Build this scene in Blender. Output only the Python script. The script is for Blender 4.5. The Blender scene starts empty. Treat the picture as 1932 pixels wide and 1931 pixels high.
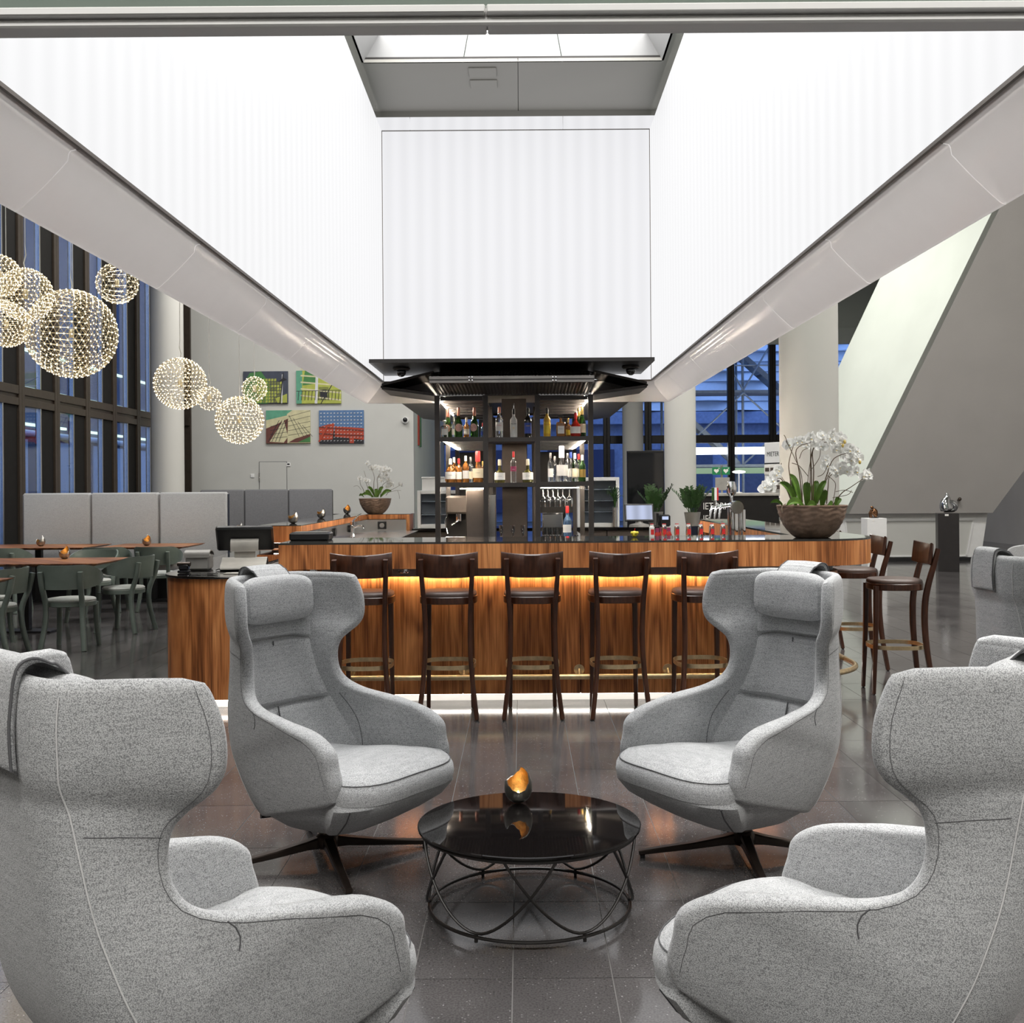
import bpy, math, random
from mathutils import Vector, Matrix
random.seed(7)
SC = bpy.context.scene
COL = SC.collection
PI = math.pi
# ---------------------------------------------------------------- camera, world, exposure
FPX, PPX, PPY, EYE, ROLL = 2020.0, 983.0, 922.0, 1.48, 0.0073
cd = bpy.data.cameras.new('camera'); cam = bpy.data.objects.new('camera', cd); COL.objects.link(cam)
cd.sensor_fit = 'HORIZONTAL'; cd.sensor_width = 36.0
cd.lens = FPX / 1932 * 36.0
cd.shift_x = (966 - PPX) / 1932; cd.shift_y = (PPY - 965.5) / 1932
cd.clip_start = 0.05; cd.clip_end = 300
ca, sa = math.cos(ROLL), math.sin(ROLL)
cam.matrix_world = Matrix(((ca, sa, 0, 0), (0, 0, -1, 0), (-sa, ca, 0, EYE), (0, 0, 0, 1)))
SC.camera = cam
SC.view_settings.view_transform = 'Standard'; SC.view_settings.look = 'None'
SC.view_settings.gamma = 1.0; SC.view_settings.use_curve_mapping = False
SC.view_settings.exposure = 0.0
W = bpy.data.worlds.new('dusk'); SC.world = W; W.use_nodes = True
W.node_tree.nodes['Background'].inputs[0].default_value = (0.32, 0.52, 1.0, 1)
W.node_tree.nodes['Background'].inputs[1].default_value = 1.6
CY = SC.cycles
CY.use_denoising = True; CY.max_bounces = 8; CY.diffuse_bounces = 4; CY.glossy_bounces = 4
CY.transmission_bounces = 8; CY.transparent_max_bounces = 12; CY.caustics_reflective = False; CY.caustics_refractive = False
CY.sample_clamp_indirect = 6.0
FILL_GAIN = 1.0
def area(name, loc, sx, sy, power, col=(1, 1, 1), rot=(0, 0, 0)):
    l = bpy.data.lights.new(name, 'AREA'); l.shape = 'RECTANGLE'; l.size = sx; l.size_y = sy; l.energy = power; l.color = col
    o = bpy.data.objects.new(name, l); COL.objects.link(o); o.location = loc; o.rotation_euler = rot; return o
# unseen fill lights added under the lobby ceiling to brighten chairs and walls
for lx, ly, p in ((-4.6, -2.5, 560), (4.6, -2.5, 560), (0, -3.0, 640), (-5.2, 5.0, 430), (5.2, 5.0, 900), (-5.0, 13.0, 430), (5.0, 13.0, 650), (-4.5, 21.0, 330), (4.5, 21.0, 400), (0.0, 20.0, 200)):
    area('fill_light', (lx, ly, 8.85), 2.2, 2.2, p * FILL_GAIN, (1.0, 0.97, 0.93), (math.radians(32), 0, 0) if ly < 0 else (0, 0, 0))

def at(u, v, Y):
    du, dv = u - PPX, v - PPY
    return Vector(((du * ca - dv * sa) * Y / FPX, Y, EYE - (du * sa + dv * ca) * Y / FPX))
def atz(u, v, z):
    du, dv = u - PPX, v - PPY
    k = du * sa + dv * ca
    return at(u, v, (EYE - z) * FPX / k)

# ---------------------------------------------------------------- mesh builder
def cr(pts, n):
    """Catmull-Rom through rows of numbers, n samples per span"""
    out = []; m = len(pts)
    for i in range(m - 1):
        p0, p1, p2, p3 = pts[max(i - 1, 0)], pts[i], pts[i + 1], pts[min(i + 2, m - 1)]
        for k in range(n):
            t = k / n
            out.append([0.5 * (2 * b + (c - a) * t + (2 * a - 5 * b + 4 * c - d) * t * t + (3 * b - a - 3 * c + d) * t ** 3) for a, b, c, d in zip(p0, p1, p2, p3)])
    out.append(list(pts[-1])); return out
class MB:
    def __init__(s): s.v = []; s.f = []; s.m = []; s.cur = 0
    def add(s, vs, fs):
        o = len(s.v); s.v += [tuple(p) for p in vs]
        for q in fs: s.f.append(tuple(i + o for i in q)); s.m.append(s.cur)
        return s
    def box(s, x0, x1, y0, y1, z0, z1, b=0.0):
        if x1 < x0: x0, x1 = x1, x0
        if y1 < y0: y0, y1 = y1, y0
        if z1 < z0: z0, z1 = z1, z0
        if b <= 0:
            vs = [(x, y, z) for x in (x0, x1) for y in (y0, y1) for z in (z0, z1)]
            return s.add(vs, [(0, 1, 3, 2), (4, 6, 7, 5), (0, 4, 5, 1), (2, 3, 7, 6), (0, 2, 6, 4), (1, 5, 7, 3)])
        b = min(b, (x1 - x0) * .49, (y1 - y0) * .49, (z1 - z0) * .49)
        L = ((x0, x1), (y0, y1), (z0, z1)); vs = []; idx = {}
        for sx in (0, 1):
            for sy in (0, 1):
                for sz in (0, 1):
                    for a in range(3):
                        p = []
                        for k, sg in enumerate((sx, sy, sz)):
                            p.append(L[k][sg] if k == a else L[k][sg] + (b if sg == 0 else -b))
                        idx[(sx, sy, sz, a)] = len(vs); vs.append(tuple(p))
        fs = []
        for a in range(3):
            o = [k for k in range(3) if k != a]
            for sg in (0, 1):
                q = []
                for c in ((0, 0), (1, 0), (1, 1), (0, 1)):
                    k = [0, 0, 0]; k[a] = sg; k[o[0]] = c[0]; k[o[1]] = c[1]; q.append(idx[(*k, a)])
                fs.append(q if (sg == 1) == (a != 1) else q[::-1])
        for a in range(3):
            o = [k for k in range(3) if k != a]
            for c in ((0, 0), (1, 0), (1, 1), (0, 1)):
                k0 = [0, 0, 0]; k0[o[0]], k0[o[1]] = c; k1 = list(k0); k1[a] = 1
                q = [idx[(*k0, o[0])], idx[(*k1, o[0])], idx[(*k1, o[1])], idx[(*k0, o[1])]]
                fs.append(q)
        for sx in (0, 1):
            for sy in (0, 1):
                for sz in (0, 1): fs.append([idx[(sx, sy, sz, a)] for a in range(3)])
        return s.add(vs, fs)
    def grid(s, rows, cu=False, cv=False):
        n, m = len(rows), len(rows[0]); vs = [p for r in rows for p in r]; fs = []
        for i in range(n if cu else n - 1):
            for j in range(m if cv else m - 1):
                a, b = i, (i + 1) % n; c, d = j, (j + 1) % m
                fs.append((a * m + c, a * m + d, b * m + d, b * m + c))
        return s.add(vs, fs)
    def tube(s, path, r, n=8, closed=False, flat=1.0):
        P = [Vector(p) for p in path]; m = len(P); rows = []; up = None
        for i in range(m):
            if closed: t = P[(i + 1) % m] - P[i - 1]
            else: t = P[min(i + 1, m - 1)] - P[max(i - 1, 0)]
            t.normalize()
            if up is None:
                up = Vector((0, 0, 1)) if abs(t.z) < .9 else Vector((0, 1, 0))
            x = t.cross(up)
            if x.length < 1e-6: x = t.orthogonal()
            x.normalize(); up = x.cross(t).normalized()
            rr = r[i] if isinstance(r, (list, tuple)) else r
            rows.append([P[i] + x * (math.cos(2 * PI * k / n) * rr) + up * (math.sin(2 * PI * k / n) * rr * flat) for k in range(n)])
        s.grid(rows, closed, True)
        if not closed:
            o = len(s.v) - m * n
            s.f.append(tuple(o + k for k in range(n))); s.m.append(s.cur)
            s.f.append(tuple(o + (m - 1) * n + n - 1 - k for k in range(n))); s.m.append(s.cur)
        return s
    def bar(s, p0, p1, w, h=None, b=0.0):
        """square bar between two points"""
        h = h or w; p0, p1 = Vector(p0), Vector(p1); t = (p1 - p0).normalized()
        up = Vector((0, 0, 1)) if abs(t.z) < .95 else Vector((0, 1, 0))
        x = t.cross(up).normalized() * (w / 2); y = x.cross(t).normalized() * (h / 2)
        rows = [[p + x + y, p - x + y, p - x - y, p + x - y] for p in (p0, p1)]
        s.grid(rows, False, True); o = len(s.v) - 8
        s.f += [(o, o + 1, o + 2, o + 3), (o + 7, o + 6, o + 5, o + 4)]; s.m += [s.cur, s.cur]
        return s
    def sweep(s, path, w, h, xdir=None):
        """rectangular section swept along a path with fixed side direction"""
        P = [Vector(p) for p in path]; m = len(P); rows = []
        for i in range(m):
            t = (P[min(i + 1, m - 1)] - P[max(i - 1, 0)]).normalized()
            x = Vector(xdir) if xdir else t.cross(Vector((0, 0, 1)))
            x = (x - t * x.dot(t)).normalized(); y = x.cross(t)
            ww = (w[i] if isinstance(w, (list, tuple)) else w) / 2; hh = (h[i] if isinstance(h, (list, tuple)) else h) / 2
            c = min(ww, hh) * .3
            rows.append([P[i] + x * a + y * b for a, b in ((ww, hh - c), (ww - c, hh), (c - ww, hh), (-ww, hh - c), (-ww, c - hh), (c - ww, -hh), (ww - c, -hh), (ww, c - hh))])
        s.grid(rows, False, True); o = len(s.v) - m * 8
        s.f += [tuple(o + k for k in range(8)), tuple(o + m * 8 - 1 - k for k in range(8))]; s.m += [s.cur, s.cur]
        return s
    def lathe(s, prof, n=20, c=(0, 0, 0), rib=None):
        rows = []
        for r, z in prof:
            rows.append([(c[0] + r * math.cos(2 * PI * k / n), c[1] + r * math.sin(2 * PI * k / n), c[2] + z) for k in range(n)])
        s.grid(rows, False, True); o = len(s.v) - len(prof) * n
        if prof[0][0] > 1e-5: s.f.append(tuple(o + n - 1 - k for k in range(n))); s.m.append(s.cur)
        if prof[-1][0] > 1e-5: s.f.append(tuple(o + (len(prof) - 1) * n + k for k in range(n))); s.m.append(s.cur)
        return s
    def cyl(s, p0, p1, r0, r1=None, n=12):
        return s.tube([p0, p1], [r0, r1 if r1 is not None else r0], n)
    def prism(s, poly, z0, z1, b=0.0):
        n = len(poly)
        if b:
            cx = sum(p[0] for p in poly) / n; cy = sum(p[1] for p in poly) / n
            def ins(p):
                dx, dy = cx - p[0], cy - p[1]; d = math.hypot(dx, dy) or 1
                return (p[0] + dx / d * b, p[1] + dy / d * b)
            rows = [[(*ins(p), z0) for p in poly], [(*p, z0 + b) for p in poly], [(*p, z1 - b) for p in poly], [(*ins(p), z1) for p in poly]]
        else: rows = [[(*p, z0) for p in poly], [(*p, z1) for p in poly]]
        s.grid(rows, False, True); o = len(s.v) - len(rows) * n
        s.f.append(tuple(o + n - 1 - k for k in range(n))); s.f.append(tuple(o + (len(rows) - 1) * n + k for k in range(n))); s.m += [s.cur] * 2
        return s
    def ball(s, c, r, n=10, m=7, sc=(1, 1, 1)):
        prof = [(max(1e-6, math.sin(PI * i / m)) * r, -math.cos(PI * i / m) * r) for i in range(m + 1)]
        rows = [[(c[0] + q * math.cos(2 * PI * k / n) * sc[0], c[1] + q * math.sin(2 * PI * k / n) * sc[1], c[2] + z * sc[2]) for k in range(n)] for q, z in prof]
        return s.grid(rows, False, True)
    def wallstrip(s, path, z0, z1, th):
        """vertical wall of thickness th along a 2d path; thickness to the left of travel"""
        P = [Vector((p[0], p[1])) for p in path]; m = len(P); inn = []
        for i in range(m):
            t = (P[min(i + 1, m - 1)] - P[max(i - 1, 0)]).normalized(); inn.append(P[i] + Vector((-t.y, t.x)) * th)
        rows = [[(p.x, p.y, z0), (p.x, p.y, z1), (q.x, q.y, z1), (q.x, q.y, z0)] for p, q in zip(P, inn)]
        s.grid(rows, False, True); o = len(s.v) - m * 4
        s.f += [(o, o + 1, o + 2, o + 3), tuple(o + m * 4 - 1 - k for k in range(4))]; s.m += [s.cur, s.cur]
        return s
    def xf(s, M, start=0):
        for i in range(start, len(s.v)): s.v[i] = tuple(M @ Vector(s.v[i]))
        return s
    def mesh(s, name, mats, smooth=38):
        me = bpy.data.meshes.new(name); me.from_pydata(s.v, [], s.f)
        for m in (mats if isinstance(mats, (list, tuple)) else [mats]): me.materials.append(m)
        if isinstance(mats, (list, tuple)): me.polygons.foreach_set('material_index', s.m)
        me.validate()
        if smooth:
            me.shade_smooth(); me.set_sharp_from_angle(angle=math.radians(smooth))
        return me
    def build(s, name, mats, parent=None, loc=None, rz=0, smooth=38):
        return link(name, s.mesh(name, mats, smooth), parent, loc, rz)
def link(name, data, parent=None, loc=None, rz=0):
    o = bpy.data.objects.new(name, data); COL.objects.link(o)
    if parent: o.parent = parent
    if loc is not None: o.location = loc
    if rz: o.rotation_euler = (0, 0, rz)
    return o
def tag(o, label=None, cat=None, group=None, kind=None):
    if label: o['label'] = label
    if cat: o['category'] = cat
    if group: o['group'] = group
    if kind: o['kind'] = kind
    return o
def thing(name, label, cat, loc=(0, 0, 0), rz=0, group=None):
    return tag(link(name, None, None, loc, rz), label, cat, group)
def struct(o, label=None, cat=None): return tag(o, label, cat, None, 'structure')
def dup(root, loc=None, rz=None, label=None, group=None, scale=None, parent=None):
    r = root.copy(); COL.objects.link(r)
    if parent is not None: r.parent = parent
    if loc is not None: r.location = loc
    if rz is not None: r.rotation_euler = (0, 0, rz)
    if scale is not None: r.scale = (scale,) * 3
    if label: r['label'] = label
    if group: r['group'] = group
    for c in root.children: dup(c, parent=r)
    return r
def text(name, body, size, mat, parent, loc, rot, depth=0.001, sx=1.0, align='CENTER'):
    c = bpy.data.curves.new(name, 'FONT'); c.body = body; c.size = size; c.extrude = depth; c.align_x = align; c.align_y = 'CENTER'; c.resolution_u = 3
    tmp = bpy.data.objects.new(name, c); COL.objects.link(tmp); dg = bpy.context.evaluated_depsgraph_get()
    me = bpy.data.meshes.new_from_object(tmp.evaluated_get(dg)); bpy.data.objects.remove(tmp); me.materials.clear(); me.materials.append(mat)
    o = link(name, me, parent, loc); o.rotation_euler = rot; o.scale = (sx, 1, 1)
    return o
FACE = (PI / 2, 0, 0)   # text that faces -Y

# ---------------------------------------------------------------- materials
def nd(nt, t, **kw):
    n = nt.nodes.new(t)
    for k, v in kw.items():
        if k.startswith('i_'):
            key = k[2:]
            n.inputs[int(key) if key.isdigit() else key].default_value = v
        else: setattr(n, k, v)
    return n
def base(name):
    m = bpy.data.materials.new(name); m.use_nodes = True; nt = m.node_tree
    return m, nt, nt.nodes['Principled BSDF']
def ramp(nt, stops, fac=None):
    n = nt.nodes.new('ShaderNodeValToRGB'); e = n.color_ramp.elements
    while len(e) > 1: e.remove(e[0])
    e[0].position, e[0].color = stops[0][0], (*stops[0][1], 1)
    for p, c in stops[1:]:
        x = e.new(p); x.color = (*c, 1)
    if fac is not None: nt.links.new(fac, n.inputs[0])
    return n
def mk(name, c, rough=.5, metal=0.0, var=.12, scale=8.0, bump=0.0, bscale=None, spec=.5, emit=None, es=0.0, trans=0.0, ior=1.45, coat=0.0, alpha=1.0, stretch=None):
    m, nt, b = base(name)
    tc = nd(nt, 'ShaderNodeTexCoord'); mp = nd(nt, 'ShaderNodeMapping')
    nt.links.new(tc.outputs['Object'], mp.inputs[0])
    if stretch: mp.inputs['Scale'].default_value = stretch
    nz = nd(nt, 'ShaderNodeTexNoise', i_Scale=scale, i_Detail=4.0); nt.links.new(mp.outputs[0], nz.inputs['Vector'])
    lo = tuple(x * (1 - var) for x in c); hi = tuple(min(1, x * (1 + var)) for x in c)
    r = ramp(nt, [(.3, lo), (.7, hi)], nz.outputs['Fac']); nt.links.new(r.outputs[0], b.inputs['Base Color'])
    b.inputs['Roughness'].default_value = rough; b.inputs['Metallic'].default_value = metal
    b.inputs['Specular IOR Level'].default_value = spec; b.inputs['IOR'].default_value = ior
    b.inputs['Transmission Weight'].default_value = trans; b.inputs['Coat Weight'].default_value = coat
    b.inputs['Alpha'].default_value = alpha
    if emit: b.inputs['Emission Color'].default_value = (*emit, 1); b.inputs['Emission Strength'].default_value = es
    if bump:
        n2 = nd(nt, 'ShaderNodeTexNoise', i_Scale=bscale or scale * 6, i_Detail=3.0); nt.links.new(mp.outputs[0], n2.inputs['Vector'])
        bp = nd(nt, 'ShaderNodeBump', i_Strength=bump, i_Distance=.01); nt.links.new(n2.outputs['Fac'], bp.inputs['Height']); nt.links.new(bp.outputs[0], b.inputs['Normal'])
    return m
def fabric(name, dark, light, k=400.0, bump=.35):
    m, nt, b = base(name)
    tc = nd(nt, 'ShaderNodeTexCoord')
    vo = nd(nt, 'ShaderNodeTexVoronoi', i_Scale=k, i_Randomness=.9); nt.links.new(tc.outputs['Object'], vo.inputs['Vector'])
    nz = nd(nt, 'ShaderNodeTexNoise', i_Scale=k * .35, i_Detail=3.0); nt.links.new(tc.outputs['Object'], nz.inputs['Vector'])
    mp = nd(nt, 'ShaderNodeMapping'); mp.inputs['Scale'].default_value = (18, 18, 240); nt.links.new(tc.outputs['Object'], mp.inputs[0])
    st = nd(nt, 'ShaderNodeTexNoise', i_Scale=1.0, i_Detail=2.0); nt.links.new(mp.outputs[0], st.inputs['Vector'])
    a = nd(nt, 'ShaderNodeMath', operation='MULTIPLY_ADD', i_1=-.75, i_2=.62); nt.links.new(vo.outputs['Distance'], a.inputs[0])
    a2 = nd(nt, 'ShaderNodeMath', operation='MULTIPLY_ADD', i_1=.22, i_2=-.02); nt.links.new(nz.outputs['Fac'], a2.inputs[0])
    a3 = nd(nt, 'ShaderNodeMath', operation='ADD'); nt.links.new(a.outputs[0], a3.inputs[0]); nt.links.new(a2.outputs[0], a3.inputs[1])
    a4 = nd(nt, 'ShaderNodeMath', operation='MULTIPLY_ADD', i_1=.28, i_2=-.14); nt.links.new(st.outputs['Fac'], a4.inputs[0])
    a5 = nd(nt, 'ShaderNodeMath', operation='ADD'); nt.links.new(a3.outputs[0], a5.inputs[0]); nt.links.new(a4.outputs[0], a5.inputs[1])
    r = ramp(nt, [(.12, dark), (.72, light)], a5.outputs[0]); nt.links.new(r.outputs[0], b.inputs['Base Color'])
    b.inputs['Roughness'].default_value = .95; b.inputs['Specular IOR Level'].default_value = .15
    b.inputs['Sheen Weight'].default_value = .25; b.inputs['Sheen Roughness'].default_value = .5
    bp = nd(nt, 'ShaderNodeBump', i_Strength=bump, i_Distance=.002); nt.links.new(a3.outputs[0], bp.inputs['Height']); nt.links.new(bp.outputs[0], b.inputs['Normal'])
    return m
def walnut(name, gain=1.0, rough=.38, board=.27, horiz=False):
    m, nt, b = base(name); L = nt.links
    tc = nd(nt, 'ShaderNodeTexCoord'); sp = nd(nt, 'ShaderNodeSeparateXYZ'); L.new(tc.outputs['Object'], sp.inputs[0])
    xy = nd(nt, 'ShaderNodeMath', operation='ADD'); L.new(sp.outputs[0], xy.inputs[0]); L.new(sp.outputs[1], xy.inputs[1])
    bd = nd(nt, 'ShaderNodeMath', operation='DIVIDE', i_1=board); L.new(xy.outputs[0], bd.inputs[0])
    fl = nd(nt, 'ShaderNodeMath', operation='FLOOR'); L.new(bd.outputs[0], fl.inputs[0])
    wn = nd(nt, 'ShaderNodeTexWhiteNoise', noise_dimensions='1D'); L.new(fl.outputs[0], wn.inputs['W'])
    off = nd(nt, 'ShaderNodeMath', operation='MULTIPLY_ADD', i_1=7.0); L.new(wn.outputs['Value'], off.inputs[0]); L.new(sp.outputs[2], off.inputs[2])
    cb = nd(nt, 'ShaderNodeCombineXYZ')
    L.new(xy.outputs[0], cb.inputs[2] if horiz else cb.inputs[0]); L.new(off.outputs[0], cb.inputs[0] if horiz else cb.inputs[2])
    def noise(sx, sz, det, dist, s=1.0):
        mp = nd(nt, 'ShaderNodeMapping'); mp.inputs['Scale'].default_value = (sx, 1, sz); L.new(cb.outputs[0], mp.inputs[0])
        n = nd(nt, 'ShaderNodeTexNoise', i_Scale=s, i_Detail=det, i_Distortion=dist); L.new(mp.outputs[0], n.inputs['Vector']); return n.outputs['Fac']
    big = noise(3.6, .42, 3.0, .8)
    rg = nd(nt, 'ShaderNodeMath', operation='MULTIPLY', i_1=46.0); L.new(big, rg.inputs[0])
    sn = nd(nt, 'ShaderNodeMath', operation='SINE'); L.new(rg.outputs[0], sn.inputs[0])
    fine = noise(95, 3.2, 4.0, .3); mid = noise(14, .9, 3.0, .5)
    s1 = nd(nt, 'ShaderNodeMath', operation='MULTIPLY_ADD', i_1=.085, i_2=-.03); L.new(sn.outputs[0], s1.inputs[0])
    s2 = nd(nt, 'ShaderNodeMath', operation='MULTIPLY_ADD', i_1=.62); L.new(fine, s2.inputs[0]); L.new(s1.outputs[0], s2.inputs[2])
    s3 = nd(nt, 'ShaderNodeMath', operation='MULTIPLY_ADD', i_1=.62); L.new(mid, s3.inputs[0]); L.new(s2.outputs[0], s3.inputs[2])
    s4 = nd(nt, 'ShaderNodeMath', operation='MULTIPLY_ADD', i_1=.16, i_2=0); L.new(wn.outputs['Value'], s4.inputs[0]); L.new(s3.outputs[0], s4.inputs[2])
    g = gain
    r = ramp(nt, [(.31, (.040 * g, .012 * g, .004 * g)), (.48, (.17 * g, .056 * g, .017 * g)), (.63, (.33 * g, .118 * g, .036 * g)), (.86, (.52 * g, .225 * g, .08 * g))], s4.outputs[0])
    L.new(r.outputs[0], b.inputs['Base Color']); b.inputs['Roughness'].default_value = rough
    bp = nd(nt, 'ShaderNodeBump', i_Strength=.06, i_Distance=.003); L.new(fine, bp.inputs['Height']); L.new(bp.outputs[0], b.inputs['Normal'])
    return m
def emis(name, c, s, stripes=0.0, period=.085, axis=0):
    """backlit membrane or lamp diffuser"""
    m, nt, b = base(name)
    b.inputs['Base Color'].default_value = (.04, .04, .04, 1); b.inputs['Roughness'].default_value = .6; b.inputs['Specular IOR Level'].default_value = .1
    b.inputs['Emission Strength'].default_value = s
    tc = nd(nt, 'ShaderNodeTexCoord'); sp = nd(nt, 'ShaderNodeSeparateXYZ'); nt.links.new(tc.outputs['Object'], sp.inputs[0])
    mu = nd(nt, 'ShaderNodeMath', operation='MULTIPLY', i_1=2 * PI / period); nt.links.new(sp.outputs[axis], mu.inputs[0])
    sn = nd(nt, 'ShaderNodeMath', operation='SINE'); nt.links.new(mu.outputs[0], sn.inputs[0])
    r = ramp(nt, [(0, tuple(x * (1 - stripes) for x in c)), (1, c)])
    ad = nd(nt, 'ShaderNodeMath', operation='MULTIPLY_ADD', i_1=.5, i_2=.5); nt.links.new(sn.outputs[0], ad.inputs[0]); nt.links.new(ad.outputs[0], r.inputs[0])
    nt.links.new(r.outputs[0], b.inputs['Emission Color'])
    return m
def pane(name, tint=(.85, .9, .95), refl=1.0):
    m, nt, b = base(name); nt.nodes.remove(b); out = nt.nodes['Material Output']
    tr = nd(nt, 'ShaderNodeBsdfTransparent'); tr.inputs[0].default_value = (*tint, 1)
    gl = nd(nt, 'ShaderNodeBsdfGlossy'); gl.inputs['Roughness'].default_value = .01
    fr = nd(nt, 'ShaderNodeFresnel', i_IOR=1.5); ml = nd(nt, 'ShaderNodeMath', operation='MULTIPLY', i_1=refl); nt.links.new(fr.outputs[0], ml.inputs[0])
    nz = nd(nt, 'ShaderNodeTexNoise', i_Scale=.7); bp = nd(nt, 'ShaderNodeBump', i_Strength=.01); nt.links.new(nz.outputs['Fac'], bp.inputs['Height']); nt.links.new(bp.outputs[0], gl.inputs['Normal'])
    mx = nd(nt, 'ShaderNodeMixShader'); nt.links.new(ml.outputs[0], mx.inputs[0]); nt.links.new(tr.outputs[0], mx.inputs[1]); nt.links.new(gl.outputs[0], mx.inputs[2]); nt.links.new(mx.outputs[0], out.inputs[0])
    return m
def translucent(name, c, tr, rough=.14):
    """glossy opal panel that lets part of the light behind it through"""
    m = mk(name, c, rough, var=.02, spec=.6); nt = m.node_tree; b = nt.nodes['Principled BSDF']; out = nt.nodes['Material Output']
    t = nd(nt, 'ShaderNodeBsdfTranslucent'); t.inputs[0].default_value = (*c, 1); mx = nd(nt, 'ShaderNodeMixShader'); mx.inputs[0].default_value = tr
    nt.links.new(b.outputs[0], mx.inputs[1]); nt.links.new(t.outputs[0], mx.inputs[2]); nt.links.new(mx.outputs[0], out.inputs[0]); return m
def terrazzo(name):
    m, nt, b = base(name); L = nt.links
    tc = nd(nt, 'ShaderNodeTexCoord'); oi = nd(nt, 'ShaderNodeObjectInfo'); ge = nd(nt, 'ShaderNodeNewGeometry')
    n1 = nd(nt, 'ShaderNodeTexNoise', i_Scale=2.2, i_Detail=5.0); L.new(ge.outputs['Position'], n1.inputs['Vector'])
    n2 = nd(nt, 'ShaderNodeTexNoise', i_Scale=160.0, i_Detail=3.0); L.new(ge.outputs['Position'], n2.inputs['Vector'])
    r1 = ramp(nt, [(.25, (.050, .047, .047)), (.75, (.100, .094, .094))], n1.outputs['Fac'])
    r2 = ramp(nt, [(.35, (.75, .75, .75)), (.65, (1.28, 1.28, 1.28))], n2.outputs['Fac'])
    mx = nd(nt, 'ShaderNodeMix', data_type='RGBA', blend_type='MULTIPLY'); mx.inputs[0].default_value = 1
    L.new(r1.outputs[0], mx.inputs[6]); L.new(r2.outputs[0], mx.inputs[7])
    vo = nd(nt, 'ShaderNodeTexVoronoi', i_Scale=120.0); L.new(ge.outputs['Position'], vo.inputs['Vector'])
    sp = nd(nt, 'ShaderNodeSeparateColor'); L.new(vo.outputs['Color'], sp.inputs[0])
    ra = nd(nt, 'ShaderNodeMath', operation='GREATER_THAN', i_1=.93); L.new(sp.outputs[0], ra.inputs[0])
    ds = nd(nt, 'ShaderNodeMath', operation='LESS_THAN', i_1=.30); L.new(vo.outputs['Distance'], ds.inputs[0])
    ch = nd(nt, 'ShaderNodeMath', operation='MULTIPLY'); L.new(ra.outputs[0], ch.inputs[0]); L.new(ds.outputs[0], ch.inputs[1])
    cm = nd(nt, 'ShaderNodeMath', operation='MULTIPLY', i_1=.5); L.new(ch.outputs[0], cm.inputs[0])
    m2 = nd(nt, 'ShaderNodeMix', data_type='RGBA'); L.new(cm.outputs[0], m2.inputs[0]); L.new(mx.outputs[2], m2.inputs[6]); m2.inputs[7].default_value = (.38, .37, .37, 1)
    tr = nd(nt, 'ShaderNodeMath', operation='MULTIPLY_ADD', i_1=.35, i_2=.82); L.new(oi.outputs['Random'], tr.inputs[0])
    m3 = nd(nt, 'ShaderNodeMix', data_type='RGBA', blend_type='MULTIPLY'); m3.inputs[0].default_value = 1
    cc = nd(nt, 'ShaderNodeCombineColor'); [L.new(tr.outputs[0], cc.inputs[k]) for k in range(3)]
    L.new(m2.outputs[2], m3.inputs[6]); L.new(cc.outputs[0], m3.inputs[7]); L.new(m3.outputs[2], b.inputs['Base Color'])
    rr = nd(nt, 'ShaderNodeMapRange', i_3=.07, i_4=.17); L.new(n1.outputs['Fac'], rr.inputs[0]); L.new(rr.outputs[0], b.inputs['Roughness'])
    b.inputs['Specular IOR Level'].default_value = .62
    return m
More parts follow.
